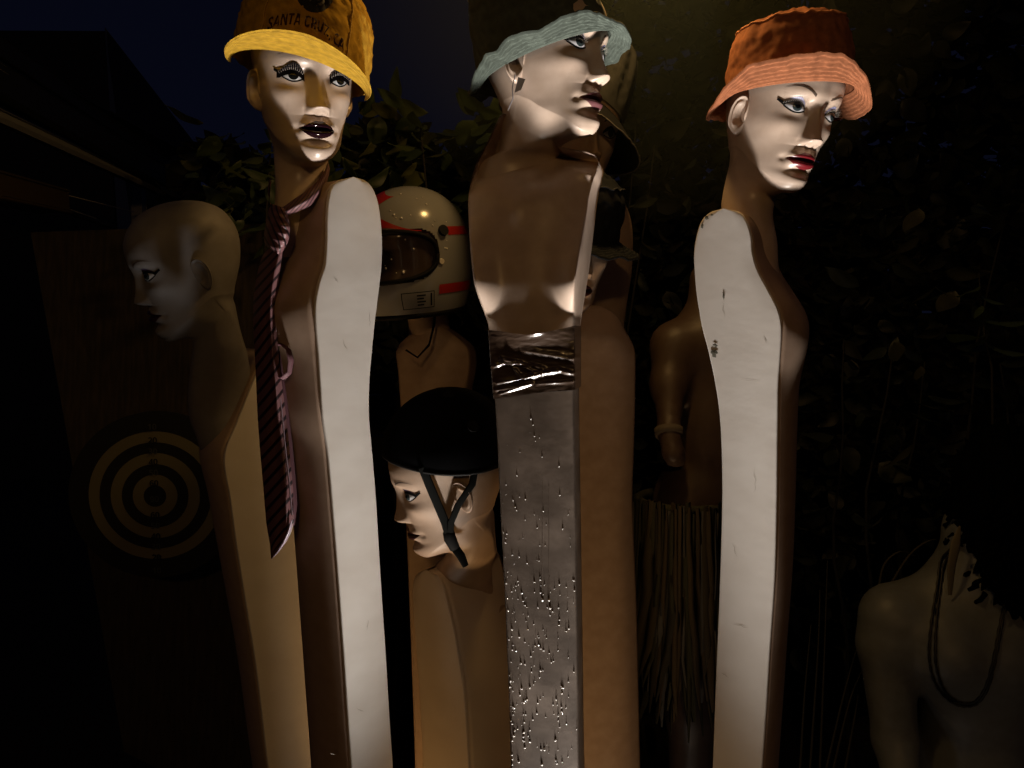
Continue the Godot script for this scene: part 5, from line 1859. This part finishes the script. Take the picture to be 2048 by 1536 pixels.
func plants() -> void:
	var lm := [leaf_mesh(0), leaf_mesh(1), leaf_mesh(2)]
	rng.seed = 404
	var top := [[380, 240], [430, 225], [480, 265], [520, 290], [690, 225], [740, 205], [790, 180], [830, 215], [880, 250], [930, 225], [960, 205], [1010, 190]]
	bush("climbing_bush", "broad leaved bush showing between the yellow cap and the green hat", 210, func():
		var x := rng.randf_range(390, 1010)
		var y0: float = curve(top, x)[0]
		return at(x, y0 + 8.0 + pow(rng.randf(), 1.4) * 190.0, rng.randf_range(1.85, 2.5)), Vector2(0.055, 0.105), [0, 2, 0, 1], Vector3(-0.5, 0, -2.2), lm, 14)
	bush("vine", "dim leafy vine between the dark hat and the orange hat", 70, func():
		return at(rng.randf_range(1260, 1460), rng.randf_range(230, 660), rng.randf_range(2.0, 2.6)), Vector2(0.05, 0.09), [0, 1], Vector3(0.5, 0, -2.3), lm, 6, "shaded_leaf_")
	bush("shrub", "dark drooping shrub at the right edge above the grey torso", 80, func():
		return at(rng.randf_range(1660, 2080), rng.randf_range(380, 1030), rng.randf_range(1.9, 2.6)), Vector2(0.06, 0.12), [1, 1, 0], Vector3(1.3, 0, -2.3), lm, 8, "shaded_leaf_")
	# one sprig in the lighter leaf colour, as if catching light
	var sp := thing("leaf_sprig", "thin sprig with drooping pointed leaves on the far right", "plant", at(1985, 740, 1.8) * Vector3(1, 0, 1))
	var sw := [at(1958, 545, 1.8), at(1962, 610, 1.8), at(1970, 680, 1.8), at(1984, 735, 1.8), at(1990, 1200, 1.85), at(1990, 1500, 1.9) * Vector3(1, 0, 1)]
	part("stem", tube(sw, [0.0015, 0.002, 0.0025, 0.003, 0.004, 0.006], 6), M.stem, sp)
	for q in [[1958, 572, -1.0, -0.55, 0.085], [1960, 590, 0.6, -0.5, 0.06], [1966, 672, -1.0, -0.12, 0.13], [1966, 676, -0.7, -0.5, 0.07], [1968, 640, 0.9, -0.2, 0.10], [1975, 690, 0.8, -0.4, 0.09], [1962, 610, -0.5, -0.8, 0.05]]:
		var m := MeshInstance3D.new()
		m.name = "leaf"
		m.mesh = lm[1]
		m.material_override = M.leaf_3
		m.transform = Transform3D(leaf_turn(Vector3(q[2], q[3], 0.45), 0.3).scaled(Vector3.ONE * float(q[4])), at(q[0], q[1], 1.8) - sp.position)
		sp.add_child(m, true)
	# arching blades by the torso
	var gr := thing("ornamental_grass", "arching grass blades between the grass skirt and the grey torso", "plant", at(1700, 1400, 1.72) * Vector3(1, 0, 1))
	for s in [[[1756, 1188], [1768, 1130], [1800, 1103], [1830, 1112]], [[1775, 1180], [1815, 1115], [1850, 1085], [1880, 1080], [1898, 1100]], [[1640, 1530], [1648, 1330], [1655, 1120]], [[1652, 1540], [1690, 1380], [1722, 1270]], [[1665, 1545], [1700, 1400], [1730, 1330]], [[1620, 1540], [1636, 1300], [1640, 1180]], [[1690, 1540], [1712, 1420], [1716, 1390]], [[1600, 1540], [1610, 1380], [1622, 1250]]]:
		var pts := []
		for i in 16:
			var t: float = i / 15.0 * (s.size() - 1)
			var j := mini(int(t), s.size() - 2)
			var q: Vector2 = Vector2(s[j][0], s[j][1]).cubic_interpolate(Vector2(s[j + 1][0], s[j + 1][1]), Vector2(s[maxi(j - 1, 0)][0], s[maxi(j - 1, 0)][1]), Vector2(s[mini(j + 2, s.size() - 1)][0], s[mini(j + 2, s.size() - 1)][1]), t - j)
			pts.append(at(q.x, q.y, 1.68))
		if float(s[0][1]) > 1400.0: pts.push_front(at(s[0][0] - 20, 2000, 1.70) * Vector3(1, 0, 1))
		part("blade", tube(pts, range(pts.size()).map(func(i): return 0.0034 * (1.0 - 0.75 * i / pts.size())), 5, 0.3, Vector3(1, 0, 0.3)), M.raffia_3, gr)
	# the far hedge, one dark mass of small leaves
	rng.seed = 88
	var mm := MultiMesh.new()
	mm.transform_format = MultiMesh.TRANSFORM_3D
	mm.use_colors = true
	mm.mesh = lm[0]
	mm.instance_count = 16000
	for i in 16000:
		var c: Vector3
		if i < 3200:
			var x := rng.randf_range(360, 1120)
			c = at(x, lerpf(float(curve(top, minf(x, 1010.0))[0]) + 55.0, 760.0, pow(rng.randf(), 1.2)), rng.randf_range(2.6, 3.4))
		else:
			c = at(rng.randf_range(1010, 2250), rng.randf_range(-220, 1300), rng.randf_range(2.5, 3.6))
			if c.y < 0.05: c.y = 0.05 + rng.randf() * 0.2
		var out := Vector3(rng.randf_range(-1, 1), rng.randf_range(-1, 0.5), rng.randf_range(-0.4, 1.0))
		mm.set_instance_transform(i, Transform3D(leaf_turn(out, rng.randf_range(-1, 1)).scaled(Vector3.ONE * rng.randf_range(0.07, 0.13)), c))
		var g := rng.randf_range(0.5, 1.2)
		mm.set_instance_color(i, Color(0.008 * g, 0.010 * g, 0.004 * g))
	var hm := MultiMeshInstance3D.new()
	hm.multimesh = mm
	var hmat := mat("hedge_leaf", Color(1, 1, 1), 0.6)
	hmat.vertex_color_use_as_albedo = true
	hm.material_override = hmat
	hm.name = numbered("hedge")
	add_child(hm)
	tag(hm, "dark mass of hedge leaves filling the background", "hedge", "", "stuff")
